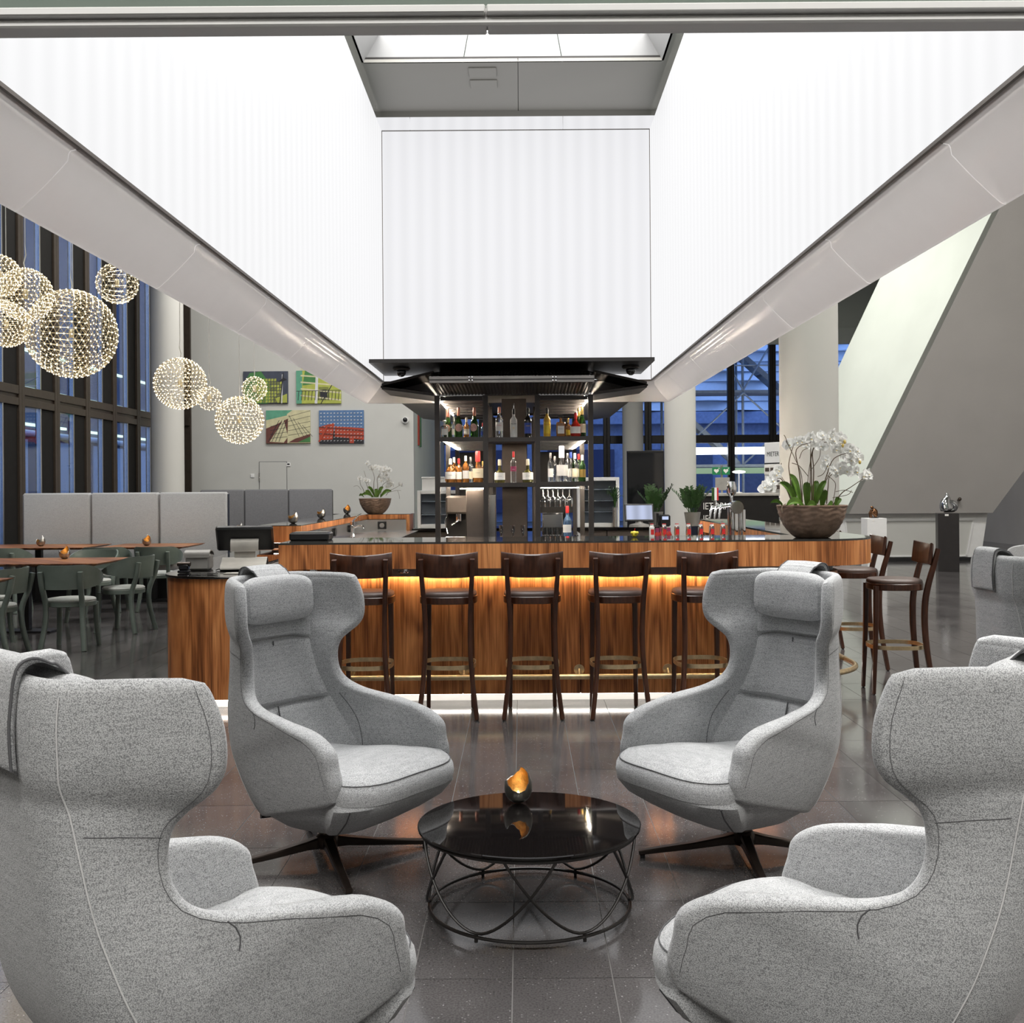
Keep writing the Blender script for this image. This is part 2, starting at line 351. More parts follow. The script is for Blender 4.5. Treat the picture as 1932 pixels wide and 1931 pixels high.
M = dict(
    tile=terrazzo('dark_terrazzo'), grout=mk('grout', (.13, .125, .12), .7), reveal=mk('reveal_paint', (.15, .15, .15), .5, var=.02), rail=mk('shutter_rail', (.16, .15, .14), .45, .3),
    fab=fabric('grey_weave', (.22, .225, .23), (.68, .69, .70)), fab2=fabric('banquette_cloth', (.30, .305, .31), (.52, .525, .53), 260),
    fabd=fabric('dark_banquette_cloth', (.12, .12, .125), (.26, .26, .27), 260),
    seam=mk('seam_thread', (.10, .10, .105), .9), stitch=mk('pale_thread', (.6, .6, .6), .9),
    wood=walnut('walnut_veneer', 1.5), woodtop=walnut('table_walnut', .75, .4, .2), dwood=mk('dark_stained_wood', (.052, .018, .009), .28, var=.45, scale=6, stretch=(10, 10, 1.2), coat=.3),
    leather=mk('brown_leather', (.085, .055, .046), .42, bump=.12, bscale=220), brass=mk('brushed_brass', (.68, .53, .32), .3, .8, var=.15, scale=30),
    chrome=mk('chrome', (.85, .85, .86), .07, 1.0, var=.03), steel=mk('brushed_steel', (.55, .54, .53), .25, 1.0, var=.08, scale=40, stretch=(1, 1, 20)),
    bmetal=mk('black_metal', (.018, .016, .015), .38, .3), bronze=mk('bronze_anodised', (.075, .058, .045), .4, .5), brmet=mk('brown_metal', (.04, .03, .025), .3, .7),
    rack=mk('rack_steel', (.045, .038, .034), .45, .2), board=mk('brown_board', (.075, .058, .047), .55), ribbed=mk('ribbed_metal', (.03, .025, .022), .4, .4),
    bglass=mk('black_glass', (.006, .005, .005), .03, spec=.8, var=.05), topglass=mk('counter_glass', (.035, .033, .03), .03, spec=.8, var=.1),
    band=mk('mauve_band', (.42, .37, .34), .45), white=mk('white_paint', (.80, .80, .79), .5, var=.02), gloss=translucent('white_gloss_panel', (.80, .77, .755), .45),  # gloss: translucency added so the hidden strips lift the soffit
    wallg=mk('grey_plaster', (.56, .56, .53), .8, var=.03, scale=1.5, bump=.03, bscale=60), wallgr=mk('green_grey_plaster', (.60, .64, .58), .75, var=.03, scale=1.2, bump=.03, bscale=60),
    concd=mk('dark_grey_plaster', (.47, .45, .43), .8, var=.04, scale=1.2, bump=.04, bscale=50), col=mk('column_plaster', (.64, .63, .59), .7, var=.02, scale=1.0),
    ceilg=mk('grey_ceiling', (.30, .29, .265), .55, var=.04, scale=.8), greenp=mk('green_grey_panel', (.13, .165, .14), .5, var=.03),
    memb=emis('light_membrane', (.93, .93, .955), .90, .055, .17, 0), memby=emis('light_membrane_side', (.94, .94, .95), .92, .045, .17, 1), sky=emis('luminous_skylight', (1, .99, .97), 8.5),
    fillglow=emis('added_soffit_glow', (1, .97, .95), 9.5), led=emis('warm_led', (1.0, .80, .52), 45.0), ledw=emis('white_led', (1.0, .93, .84), 14.0), ledn=emis('shelf_led', (1.0, .88, .72), 140.0),
    bulb=emis('led_bulb', (1.0, .86, .60), 9.0), wire=mk('pendant_wire', (.80, .70, .50), .35, .6), cord=mk('pale_cord', (.75, .74, .72), .5),
    glass=pane('window_glass', (.85, .89, .95), .4), cglass=mk('clear_glass', (.97, .98, .98), .02, trans=1.0, var=.01), gglass=mk('green_glass', (.03, .10, .015), .04, trans=.55, var=.05),
    green=mk('chair_green_lacquer', (.155, .19, .168), .35), vent=mk('vent_black', (.012, .011, .010), .7, spec=.2), seatc=fabric('pale_seat_cloth', (.36, .38, .36), (.60, .62, .60), 280),
    silver=mk('hammered_silver', (.42, .41, .39), .28, 1.0, var=.2, scale=25, bump=.2, bscale=60), gold=mk('gold_leaf', (.80, .50, .20), .38, .9, var=.4, scale=40, bump=.2, emit=(1, .45, .12), es=.0),
    egg=mk('dark_pewter', (.26, .25, .22), .33, .9, var=.25, scale=18, bump=.12, bscale=70),
    black=mk('black_plastic', (.012, .012, .013), .35), grey=mk('grey_plastic', (.30, .29, .27), .45), cream=mk('taupe_enamel', (.42, .40, .36), .4),
    petal=translucent('white_petal', (.92, .92, .90), .35, .55), throat=mk('yellow_throat', (.62, .45, .12), .5), leaf=mk('orchid_leaf', (.10, .19, .03), .35, var=.35, scale=12), stem=mk('brown_stem', (.11, .075, .045), .6), gstem=mk('green_stem', (.20, .24, .10), .5),
    fern=mk('dark_leaf', (.035, .085, .022), .35, var=.4, scale=10), bowl=mk('brown_ceramic', (.26, .175, .125), .38, var=.35, scale=14, bump=.1), plinthd=mk('black_plinth', (.022, .019, .019), .4), plinthw=mk('white_plinth', (.82, .82, .81), .45, var=.02),
    screen=mk('dark_screen', (.01, .01, .012), .06, spec=.7), red=mk('red_print', (.62, .03, .03), .4), whitep=mk('white_print', (.82, .80, .76), .45), blackp=mk('black_print', (.02, .02, .02), .5),
)
# ================================================================ SETTING
XL, XR, YB, YF, ZB, ZT = -1.47, 1.41, 11.5, 2.42, 2.64, 5.33      # the light well
# ---- floor: dark terrazzo tiles over a grout bed
TX, TY, TW, TD = -.036, 3.232, .302, .598
g = MB(); g.box(-9, 12.5, -6, 36, -.10, -.0025)
floor = struct(g.build('floor', M['grout'], smooth=0), 'polished dark terrazzo floor laid in staggerless rectangular tiles', 'floor')
tm = MB().box(.0018, TW - .0018, .0018, TD - .0018, -.03, 0).mesh('tile', M['tile'], 0)
cells = []
for j in range(-12, 55):
    for i in range(-30, 42):
        x, y = TX + i * TW, TY + j * TD
        if x > -8.9 and x < 12.2: cells.append((x, y))
def seen(c):
    x, y = c[0] + TW / 2, c[1] + TD / 2
    if y < 2.7 or y > 12: return False
    u = PPX + x * FPX / y
    if u < -60 or u > 1990: return False
    return not (-2.4 < x < 2.3 and y > 7.7)
vis = sorted([c for c in cells if seen(c)], key=lambda c: c[1])[:300]
vs_ = set(vis)
for x, y in vis: link('tile', tm, floor, (x, y, 0))
g = MB()
for x, y in cells:
    if (x, y) not in vs_ and y > -5: g.box(x + .0018, x + TW - .0018, y + .0018, y + TD - .0018, -.03, 0)
tag(g.build('tile_field', M['tile'], floor, smooth=0), kind='stuff')

# ---- light well: four backlit membranes, cove, grey ceiling with skylight
def quadbox(x0, x1, y0, y1, z0, z1): return MB().box(x0, x1, y0, y1, z0, z1)
struct(quadbox(XL, XR, YB, YB + .03, ZB, ZT).build('wall_well_back', M['memb'], smooth=0), 'backlit white membrane wall closing the light well above the bar shelf', 'wall')
struct(quadbox(XL - .03, XL, YF, YB - .006, ZB, ZT).build('wall_well_left', M['memby'], smooth=0), 'long backlit white membrane wall on the pendant lamp side of the light well', 'wall')
struct(quadbox(XR, XR + .03, YF, YB - .006, ZB, ZT).build('wall_well_right', M['memby'], smooth=0), 'long backlit white membrane wall on the sloping pillar side of the light well', 'wall')
struct(quadbox(XL, XR, YF - .03, YF, ZB, ZT).build('wall_well_front', M['memb'], smooth=0), 'backlit white membrane wall closing the near end of the light well', 'wall')
# dark corner joints and bottom track
t = link('trim_1', None); struct(t, 'thin dark metal tracks edging the light membranes', 'trim')
for x in (XL, XR): MB().box(x - .006, x + .006, YB - .006, YB + .006, ZB, ZT).build('corner_track', M['bronze'], t, smooth=0)
for x in (XL, XR): MB().box(x - .012, x + .012, YF, YB, ZB - .014, ZB).build('bottom_track', M['bronze'], t, smooth=0)
MB().box(XL, XR, YB - .012, YB + .012, ZB - .014, ZB).build('bottom_track', M['bronze'], t, smooth=0)
# soffit: flared, softly hollowed gloss panels along the foot of the walls
prof = [(0.0, 0.0), (.028, -.006), (.034, -.016), (.038, -.04), (.07, -.075), (.11, -.117), (.155, -.160), (.19, -.192), (.205, -.204), (.218, -.207), (.232, -.20), (.238, -.18), (.24, .6)]
def soffit(nm, lab, fixed, sgn, a0, a1, along, cuts):
    """strip whose section leaves the wall plane `fixed` in direction sgn; pieces between cuts"""
    t = link(nm, None); struct(t, lab, 'soffit')
    e = [a0] + [c for c in cuts if a0 < c < a1] + [a1]
    for k in range(len(e) - 1):
        rows = []
        for q in range(9):
            f = q / 8; row = []
            for o, z in prof:
                p0 = e[k] + (.003 if k else -o); p1 = e[k + 1] + (-.003 if k < len(e) - 2 else o)
                s = p0 + (p1 - p0) * f
                row.append((fixed + sgn * o, s, ZB - .014 + z) if along == 'y' else (s, fixed + sgn * o, ZB - .014 + z))
            rows.append(row)
        MB().grid(rows).build('soffit_panel', M['gloss'], t, smooth=60)
cutsL = [3.58 + 1.385 * k for k in range(6)]
soffit('trim_2', 'glossy white flared soffit panels under the pendant side membrane', XL, -1, YF, YB, 'y', cutsL)
soffit('trim_3', 'glossy white flared soffit panels under the membrane beside the sloping pillar', XR, 1, YF, YB, 'y', cutsL)
soffit('trim_4', 'glossy white flared soffit behind the bar canopy', YB, 1, XL, XR, 'x', [-.5, .5])
t = link('trim_8', None); struct(t, 'added unseen light strips inside the light box walls, brightening the soffit', 'light strip')  # unseen strips added to glow through the soffit panels
for x0, x1 in ((XL - .20, XL - .10), (XR + .10, XR + .20)): MB().box(x0, x1, YF, YB, 3.30, 3.32).build('added_glow_strip', M['fillglow'], t, smooth=0)
for y0, y1 in ((YB + .08, YB + .18), (YF - .14, YF - .06)): MB().box(XL, XR, y0, y1, 3.30, 3.32).build('added_glow_strip', M['fillglow'], t, smooth=0)
t = link('trim_5', None); struct(t, 'white bullnose beam across the near end of the light well', 'beam')
LIP = YF - .2
for a, b in ((-6, -.0665), (-.0645, 6)):
    MB().box(a, b, LIP - .012, LIP + .1, 2.463, 2.481, .003).build('upper_strip', M['white'], t)
MB().box(-6, 6, LIP, LIP + .014, 2.4425, 2.4605, .005).build('bullnose', M['white'], t)
MB().add([(-6, LIP + .010, 2.452), (6, LIP + .010, 2.452), (6, YF, ZB), (-6, YF, ZB), (-6, LIP + .010, 2.470), (6, LIP + .010, 2.470), (6, YF, ZB + .02), (-6, YF, ZB + .02)], [(0, 3, 2, 1), (4, 5, 6, 7), (0, 1, 5, 4), (2, 3, 7, 6)]).build('soffit_panel', M['gloss'], t, smooth=0)
struct(MB().box(-6, 6, LIP + .03, LIP + .12, 2.482, 9).build('wall_hood_front', M['greenp'], smooth=0), 'green grey panelled outer face of the light well above the beam', 'wall')
for nm, x0, x1 in (('wall_hood_left', XL - .30, XL - .235), ('wall_hood_right', XR + .235, XR + .30)):
    struct(MB().box(x0, x1, LIP + .12, YB + .24, 2.9, 9).build(nm, M['greenp'], smooth=0), 'outer face of the light well, ' + ('pendant lamp side' if x0 < 0 else 'sloping pillar side'), 'wall')
struct(MB().box(XL - .3, XR + .3, YB + .24, YB + .30, 2.9, 9).build('wall_hood_back', M['greenp'], smooth=0), 'outer face of the light well behind the bar', 'wall')
# ceiling of the well, skylight
ZC = 5.55
t = link('ceiling_well', None); struct(t, 'grey ceiling of the light well round the skylight', 'ceiling')
SX0, SX1, SY0, SY1 = -1.47, 1.37, 2.9, 10.2
MB().box(XL - .2, -.003, SY1, YB + .2, ZC, ZC + .03).build('ceiling_panel', M['ceilg'], t, smooth=0)
MB().box(.003, XR + .2, SY1, YB + .2, ZC, ZC + .03).build('ceiling_panel', M['ceilg'], t, smooth=0)
MB().box(XL - .2, SX0, YF - .1, SY1, ZC, ZC + .03).build('ceiling_panel', M['ceilg'], t, smooth=0)
MB().box(SX1, XR + .2, YF - .1, SY1, ZC, ZC + .03).build('ceiling_panel', M['ceilg'], t, smooth=0)
MB().box(SX0, SX1, YF - .1, SY0, ZC, ZC + .03).build('ceiling_panel', M['ceilg'], t, smooth=0)
MB().box(XL - .2, XR + .2, SY1, YB + .2, ZC + .031, ZC + .05).build('light_stop', M['bmetal'], t, smooth=0)  # unseen plate added to stop light leaking through the panel joint
for y0, y1 in ((10.33, 10.56), (10.64, 10.86)):
    MB().box(-.48, -.21, y0, y1, ZC - .012, ZC, .004).build('access_hatch', M['ceilg'], t)
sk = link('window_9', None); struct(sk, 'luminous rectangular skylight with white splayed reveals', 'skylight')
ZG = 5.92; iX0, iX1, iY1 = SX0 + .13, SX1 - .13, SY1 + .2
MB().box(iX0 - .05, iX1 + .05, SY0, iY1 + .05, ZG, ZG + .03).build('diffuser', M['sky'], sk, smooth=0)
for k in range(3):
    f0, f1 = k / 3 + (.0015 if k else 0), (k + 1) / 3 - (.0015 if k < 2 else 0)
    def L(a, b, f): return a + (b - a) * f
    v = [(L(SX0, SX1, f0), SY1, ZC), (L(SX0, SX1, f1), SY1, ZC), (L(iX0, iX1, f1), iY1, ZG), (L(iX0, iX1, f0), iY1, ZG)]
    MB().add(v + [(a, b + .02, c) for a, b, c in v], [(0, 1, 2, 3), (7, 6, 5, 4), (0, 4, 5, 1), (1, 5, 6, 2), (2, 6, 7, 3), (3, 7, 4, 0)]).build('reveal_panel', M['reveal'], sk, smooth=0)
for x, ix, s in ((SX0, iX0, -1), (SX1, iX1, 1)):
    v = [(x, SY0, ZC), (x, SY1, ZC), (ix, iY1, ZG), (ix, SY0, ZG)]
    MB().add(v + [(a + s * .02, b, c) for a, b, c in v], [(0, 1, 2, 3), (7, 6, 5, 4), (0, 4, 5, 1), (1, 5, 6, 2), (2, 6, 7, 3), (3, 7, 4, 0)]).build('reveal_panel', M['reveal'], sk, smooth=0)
MB().box(XL, XR, YB - .006, YB + .004, ZT - .004, ZT + .006).build('top_track', M['rail'], bpy.data.objects['trim_1'], smooth=0)
t = link('trim_6', None); struct(t, 'white cove cornice in three lengths above the back membrane', 'cornice')
for a, b in ((XL - .1, -1.17), (-1.166, .478), (.482, XR + .1)):
    rows = [[(x, YB - .02 + .05 * math.sin(q), ZT + .004 + .155 * q / 1.57) for q in (0, .3, .6, .9, 1.2, 1.57)] for x in (a, b)]
    MB().grid(rows).grid([[(x, YB + .06, r[2]) for x, _, r in ((p[0], 0, p) for p in rr)] for rr in rows[::-1]]).build('cove_length', M['memb'], t)
MB().box(XL - .2, XR + .2, YB + .03, YB + .2, ZT + .155, ZC).build('cove_fascia', M['ceilg'], t, smooth=0)

# ---- lobby shell
struct(MB().box(-9, 12.5, -6.2, 36, 9, 9.1).build('ceiling', M['wallg'], smooth=0), 'high pale ceiling of the lobby', 'ceiling')
struct(MB().box(-7.68, -2.5, 25, 25.3, 0, 9).build('wall_back', M['wallg'], smooth=0), 'pale grey back wall carrying four pictures', 'wall')
struct(MB().box(-2.75, -2.5, 25.3, 35, 0, 9).build('wall_corridor', M['wallgr'], smooth=0), 'green grey corridor wall turning off the back wall', 'wall')
struct(MB().box(12.2, 12.4, -6, 36, 0, 9).build('wall_right', M['concd'], smooth=0), 'grey side wall of the lobby beyond the sloping pillar', 'wall')
struct(MB().box(-9, 12.4, -6.2, -6, 0, 9).build('wall_rear', M['wallg'], smooth=0), 'pale wall behind the viewer', 'wall')
struct(MB().box(-8.2, -8.0, -6, 13.19, 0, 9).build('wall_left', M['bronze'], smooth=0), 'bronze clad side wall before the glazing', 'wall')
struct(MB().box(-2.5, 12.2, 34.9, 35.1, 6.62, 9).build('wall_far', M['wallgr'], smooth=0), 'green grey wall over the far glazing', 'wall')
MB_ = MB().box(-5.2, -2.49, 24.97, 25, 0, .92, .004)
struct(MB_.build('baseboard_back', M['steel']), 'brushed steel kick plate on the back wall', 'kick plate')
# round columns
for (x, y, r, lab) in ((3.285, 12.2, .327, 'round white column standing behind the big orchid bowl'), (3.32, 22.3, .327, 'round white column standing behind the bar taps and foliage'), (3.52, 33.6, .327, 'farthest round column, close to the far glazing'), (-7.32, 22.2, .33, 'round white column at the end of the bronze glazing')):
    c = MB(); c.lathe([(r, 0), (r, 9)], 48, (x, y, 0)); struct(c.build('pillar', M['col']), lab, 'column')
# sloping pier
nb, nt_, rb, rt = (6.27, 20.8, .94), (9.41, 17.98, 9), (9.16, 20.8, .94), (13.9, 17.98, 9)
fb, ft, gb, gt = (5.584, 23.88, .94), (8.724, 21.06, 9), (9.2, 23.88, .94), (13.9, 21.06, 9)
p = link('pillar', None); struct(p, 'huge sloping grey pier leaning over a white recessed base', 'pillar')
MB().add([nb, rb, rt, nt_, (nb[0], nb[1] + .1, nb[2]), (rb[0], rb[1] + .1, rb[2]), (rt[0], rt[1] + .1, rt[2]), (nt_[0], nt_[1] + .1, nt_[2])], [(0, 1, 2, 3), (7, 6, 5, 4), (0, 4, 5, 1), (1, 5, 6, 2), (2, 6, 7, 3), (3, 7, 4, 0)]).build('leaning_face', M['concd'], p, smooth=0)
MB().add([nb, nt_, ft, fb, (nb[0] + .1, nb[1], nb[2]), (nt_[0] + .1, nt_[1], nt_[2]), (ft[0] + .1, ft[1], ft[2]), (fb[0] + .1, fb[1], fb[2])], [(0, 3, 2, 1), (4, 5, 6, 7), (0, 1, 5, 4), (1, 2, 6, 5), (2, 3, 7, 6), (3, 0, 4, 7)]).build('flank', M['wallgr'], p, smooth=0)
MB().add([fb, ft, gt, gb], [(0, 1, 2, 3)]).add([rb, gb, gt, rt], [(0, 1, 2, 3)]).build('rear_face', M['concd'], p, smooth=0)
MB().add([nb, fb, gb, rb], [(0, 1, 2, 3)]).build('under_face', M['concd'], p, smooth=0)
MB().add([(5.8, 21.0, 0), (9.0, 21.0, 0), (9.15, 21.0, .94), (5.8, 21.0, .94), (5.8, 23, 0), (9.0, 23, 0), (9.15, 23, .94), (5.8, 23, .94)], [(0, 1, 2, 3), (7, 6, 5, 4), (0, 4, 5, 1), (1, 5, 6, 2), (2, 6, 7, 3), (3, 7, 4, 0)]).build('base_panel', M['white'], p, smooth=0)
fr = [(6.42, .10), (8.72, .10), (8.86, .80), (6.35, .80)]
for k in range(4):
    a, b = fr[k], fr[(k + 1) % 4]; MB().bar((a[0], 20.985, a[1]), (b[0], 20.985, b[1]), .03, .03).build('frame_rail', M['white'], p, smooth=0)
MB().add([(x, 20.992, z) for x, z in fr] + [(x, 20.999, z) for x, z in fr], [(0, 1, 2, 3), (7, 6, 5, 4)]).build('inset_panel', M['wallg'], p, smooth=0)
struct(MB().box(5.8, 9.0, 20.97, 21.0, 0, .07).build('baseboard_pillar', M['black'], smooth=0), 'dark skirting under the white pier base', 'baseboard')

# ---- bronze glazing on the pendant side: each bay is a window
PX_ = -8.0; P0, PD = 13.19, 1.31
fm = MB()
for y0, y1 in ((0, .10), (PD - .10, PD)): fm.box(-.02, .135, y0, y1, 0, 9, .006)
for z0, z1 in ((0, .12), (2.86, 2.98), (3.04, 3.18), (8.6, 9)): fm.box(-.02, .13, .10, PD - .10, z0, z1, .006)
fm.box(-.02, .10, .10, PD - .10, 2.98, 3.04)
fm = fm.mesh('bay_frame', M['bronze'])
gm = MB().box(.11, .118, .10, .66, .12, 2.86).mesh('lower_pane', M['glass'], 0); gm2 = MB().box(.11, .118, .10, .66, 3.18, 8.6).mesh('upper_pane', M['glass'], 0)
pm = MB().box(.06, .128, .66, .70, .12, 2.86).box(.06, .128, .66, .70, 3.18, 8.6).mesh('pale_post', M['steel'], 0)
sm = MB().box(.02, .1, .70, PD - .10, .12, 2.86, .01).mesh('vent_panel', M['vent'], 0); sm2 = MB().box(.02, .1, .70, PD - .10, 3.18, 8.6, .01).mesh('vent_panel', M['vent'], 0)
for k in range(8):
    w = link('window_%d' % (k + 1), None, None, (PX_ - .1, P0 + PD * k, 0)); struct(w, 'tall bronze window bay with dark vent panel, bay %s from the corner column' % ('eighth seventh sixth fifth fourth third second first'.split()[k]), 'window')
    for n, d in (('bay_frame', fm), ('pane', gm), ('pane', gm2), ('post', pm), ('vent_panel', sm), ('vent_panel', sm2)): link(n, d, w)
# end strip beside the column
w = link('window_10', None, None, (-8.0, 23.67, 0)); struct(w, 'narrow dark window strip between corner column and back wall', 'window')
MB().box(-.1, .32, 1.25, 1.4, 0, 9).box(-.1, .3, 1.2, 1.3, 3.0, 3.2).build('frame', M['bronze'], w, smooth=0)
MB().box(-.15, -.05, 0, 1.3, 0, 9).build('vent_panel', M['black'], w, smooth=0)
# ---- far glazing
k = 0
for i in range(-4, 7):
    x0, x1 = 2.81 + 1.355 * i, 2.81 + 1.355 * (i + 1)
    if x1 < -2.4 or x0 > 12: continue
    k += 1
    w = link('window_%d' % (10 + k), None, None, (x0, 35, 0)); struct(w, 'dark framed far window bay, number %d counted from the corridor' % k, 'window')
    f = MB(); Wd = x1 - x0
    for a, b in ((0, .11), (Wd - .11, Wd)): f.box(a, b, -.1, .1, 0, 6.62, .01)
    for a, b in ((0, .1), (2.92, 3.18), (6.5, 6.62)): f.box(.11, Wd - .11, -.09, .09, a, b, .01)
    f.build('frame', M['bmetal'], w)
    MB().box(.11, Wd - .11, .0, .012, .1, 2.92).build('pane', M['glass'], w, smooth=0)
    MB().box(.11, Wd - .11, .0, .012, 3.18, 6.5).build('pane', M['glass'], w, smooth=0)
struct(MB().box(7.4, 12.2, 34.7, 34.88, 6.1, 6.62, .01).build('trim_7', M['wallgr']), 'pale roller blind box above the far glazing', 'blind box')

# ================================================================ OUTSIDE
EXTM = dict(clad=mk('pale_cladding', (.78, .82, .88), .6, var=.04), bluewall=mk('blue_render', (.30, .36, .55), .8), street=mk('asphalt', (.12, .12, .13), .8), steelg=mk('galvanised', (.32, .34, .36), .5, .4), lamp=emis('street_strip', (1, .97, .9), 7.0), strip=emis('office_strip', (.75, 1.0, .80), 2.5), ledge=emis('ledge_strip', (.45, .62, .35), .75), blu=emis('blue_sign_light', (.10, .2, 1.0), .07), dark=mk('dark_facade', (.10, .12, .20), .6))
struct(MB().box(-60, 60, 36, 90, -.2, -.05).build('ground_outside', EXTM['street'], smooth=0), 'dusky street outside the far glazing', 'street')
struct(MB().box(-60, -8.2, -10, 60, -.2, -.05).build('ground_yard', EXTM['street'], smooth=0), 'dusky yard outside the bronze glazing', 'yard')
b = thing('exterior_building', 'pale blue building clad in wavy horizontal slats beyond the scaffold', 'building', (0, 48, 0))
MB().box(-14, 30, .2, 1.2, 0, 14).build('wall', EXTM['bluewall'], b, smooth=0)
for i in range(20):
    z0 = 4.9 + i * .44; rows = []
    for q in range(111):
        x = -14 + q * .4; ph = math.sin(x * 1.45 + i * 1.9) * .5 + .5
        rows.append([(x, -.02 - .5 * ph ** 2, z0), (x, .02 - .2 * ph, z0 + .22), (x, .12, z0 + .43), (x, .2, z0 + .43), (x, .2, z0)])
    MB().grid(rows, False, True).build('slat', EXTM['clad'], b)
MB().box(-14, 30, -.3, .2, 4.3, 4.85, .03).build('ledge', EXTM['bluewall'], b)
for i in range(9): MB().box(-12 + i * 4.4, -9 + i * 4.4, -.04, .21, .4, 3.2, .02).build('shop_pane', EXTM['blu'] if i in (2, 3, 7) else EXTM['dark'], b)
s = thing('scaffold', 'grey tubular scaffold with diagonal stairs outside the far glazing', 'scaffold', (0, 0, 0))
for x in (5.3, 8.1, 10.9):
    for y in (39.0, 40.2): MB().cyl((x, y, 0), (x, y, 11), .05, n=8).build('pole', EXTM['steelg'], s)
for z in (2.2, 4.9, 7.6): MB().box(4.6, 11.6, 38.9, 40.3, z, z + .1).build('platform', EXTM['steelg'], s, smooth=0); MB().cyl((4.6, 38.95, z + 1.0), (11.6, 38.95, z + 1.0), .03, n=6).build('rail', EXTM['steelg'], s)
for (x0, z0, x1, z1) in ((5.3, 9.8, 8.1, 5.0), (5.3, 5.0, 8.1, 9.6), (8.1, 5.0, 10.9, 9.6), (8.1, 9.0, 10.9, 5.0), (5.3, 2.3, 8.1, 4.9), (8.1, 2.3, 10.9, 4.9), (8.1, 4.9, 10.9, 2.3)):
    MB().cyl((x0, 38.9, z0), (x1, 38.9, z1), .035, n=6).build('brace', EXTM['steelg'], s)
for y in (39.2, 40.0):
    for (x0, z0, x1, z1) in ((5.0, 5.1, 8.0, 2.3), (5.6, 8.6, 9.6, 5.0)): MB().bar((x0, y, z0), (x1, y, z1), .06, .18).build('stair_stringer', EXTM['steelg'], s, smooth=0)
for i in range(9):
    f = i / 9 + .05
    for (x0, z0, x1, z1) in ((5.0, 5.1, 8.0, 2.3), (5.6, 8.6, 9.6, 5.0)): MB().box(x0 + (x1 - x0) * f - .12, x0 + (x1 - x0) * f + .12, 39.2, 40.0, z0 + (z1 - z0) * f, z0 + (z1 - z0) * f + .03).build('tread', EXTM['steelg'], s, smooth=0)
tag(MB().box(5.6, 11.5, 37.2, 37.5, 2.62, 2.86, .02).box(5.7, 5.8, 37.3, 37.4, -.05, 2.7).box(11.3, 11.4, 37.3, 37.4, -.05, 2.7).build('strip_light', EXTM['lamp']), 'bright white strip light under the outside canopy', 'light')
tag(MB().box(5.6, 11.5, 37.6, 37.9, 1.95, 2.15, .02).box(5.7, 5.8, 37.7, 37.8, -.05, 2.0).box(11.3, 11.4, 37.7, 37.8, -.05, 2.0).build('strip_light', EXTM['ledge']), 'greenish lit ledge below the white strip light outside', 'light')
b = thing('office_building', 'dark office building with lit ceilings across the yard', 'building', (-18, 20, 0))
MB().box(-1, 0, -22, 42, 0, 12).build('wall', EXTM['dark'], b, smooth=0)
for i in range(12): MB().box(-.02, .06, -20 + i * 5, -16 + i * 5, .6, 3.4, .02).build('lower_wall_panel', EXTM['clad'], b)
for z in (3.9, 5.2, 6.6):
    for y in range(-12, 38, 6): MB().box(.0, .12, y, y + 4.2, z, z + .10, .01).build('strip_lamp', EXTM['strip'], b)
MB().cyl((.14, -22, 3.62), (.14, 42, 3.62), .12).build('pipe', EXTM['clad'], b)
# ================================================================ LOUNGE CHAIR (faces +Y, hub at the origin)
ROWS = [  # yb, zb, yf, zf, half flat a, corner r, turn angle, thickness
    (-.372, 1.115, -.148, 1.108, .098, .13, 60, .036), (-.376, 1.10, -.142, 1.09, .10, .13, 60, .044), (-.380, 1.045, -.124, 1.025, .10, .13, 60, .046),
    (-.378, .985, -.120, .955, .10, .13, 60, .046), (-.374, .945, -.130, .912, .098, .125, 61, .046), (-.360, .90, -.158, .875, .095, .12, 64, .047),
    (-.357, .86, -.186, .838, .095, .12, 69, .05), (-.353, .81, -.196, .785, .096, .12, 73, .052), (-.348, .74, -.190, .72, .10, .125, 76, .054),
    (-.340, .66, -.160, .668, .105, .135, 78, .058), (-.328, .58, -.090, .635, .11, .145, 81, .062), (-.312, .51, .010, .617, .115, .15, 83, .066),
    (-.290, .45, .115, .60, .118, .155, 84, .070), (-.265, .40, .235, .575, .118, .155, 85, .072), (-.235, .35, .312, .53, .118, .155, 85, .072),
    (-.205, .305, .330, .475, .117, .155, 85, .070), (-.178, .262, .350, .412, .115, .155, 85, .062), (-.150, .225, .338, .362, .113, .155, 85, .05)]
NR = 4
RR = cr(ROWS, NR)
def halfcurve(R):
    yb, zb, yf, zf, a, r, ph, th = R
    d = yf - yb; ph = math.radians(ph); r = min(r, d * .9 / (1 - math.cos(ph))); pts = []
    for k in range(5): pts.append((a * k / 4, 0.0))
    for k in range(1, 8):
        q = ph * k / 7; pts.append((a + r * math.sin(q), r * (1 - math.cos(q))))
    x0, y0 = pts[-1]
    for k in range(1, 10):
        f = k / 9; y = y0 + (d - y0) * f; pts.append((x0 + (y - y0) / math.tan(ph), y))
    return [(x, yb + y, zb + (zf - zb) * (y / d)) for x, y in pts]
NC = 21
CEN = []
for R in RR:
    h = halfcurve(R)
    CEN.append([Vector((-x, y, z)) for x, y, z in h[:0:-1]] + [Vector(p) for p in h])
nR, nC = len(CEN), len(CEN[0])
NRM = []
for i in range(nR):
    row = []
    for j in range(nC):
        a = CEN[min(i + 1, nR - 1)][j] - CEN[max(i - 1, 0)][j]; b = CEN[i][min(j + 1, nC - 1)] - CEN[i][max(j - 1, 0)]
        n = b.cross(a).normalized(); row.append(n)
    NRM.append(row)
if NRM[10][nC // 2].y < 0: NRM = [[-n for n in r] for r in NRM]      # inward = towards the sitter (+Y)
OUT = [[CEN[i][j] - NRM[i][j] * RR[i][7] * .5 for j in range(nC)] for i in range(nR)]
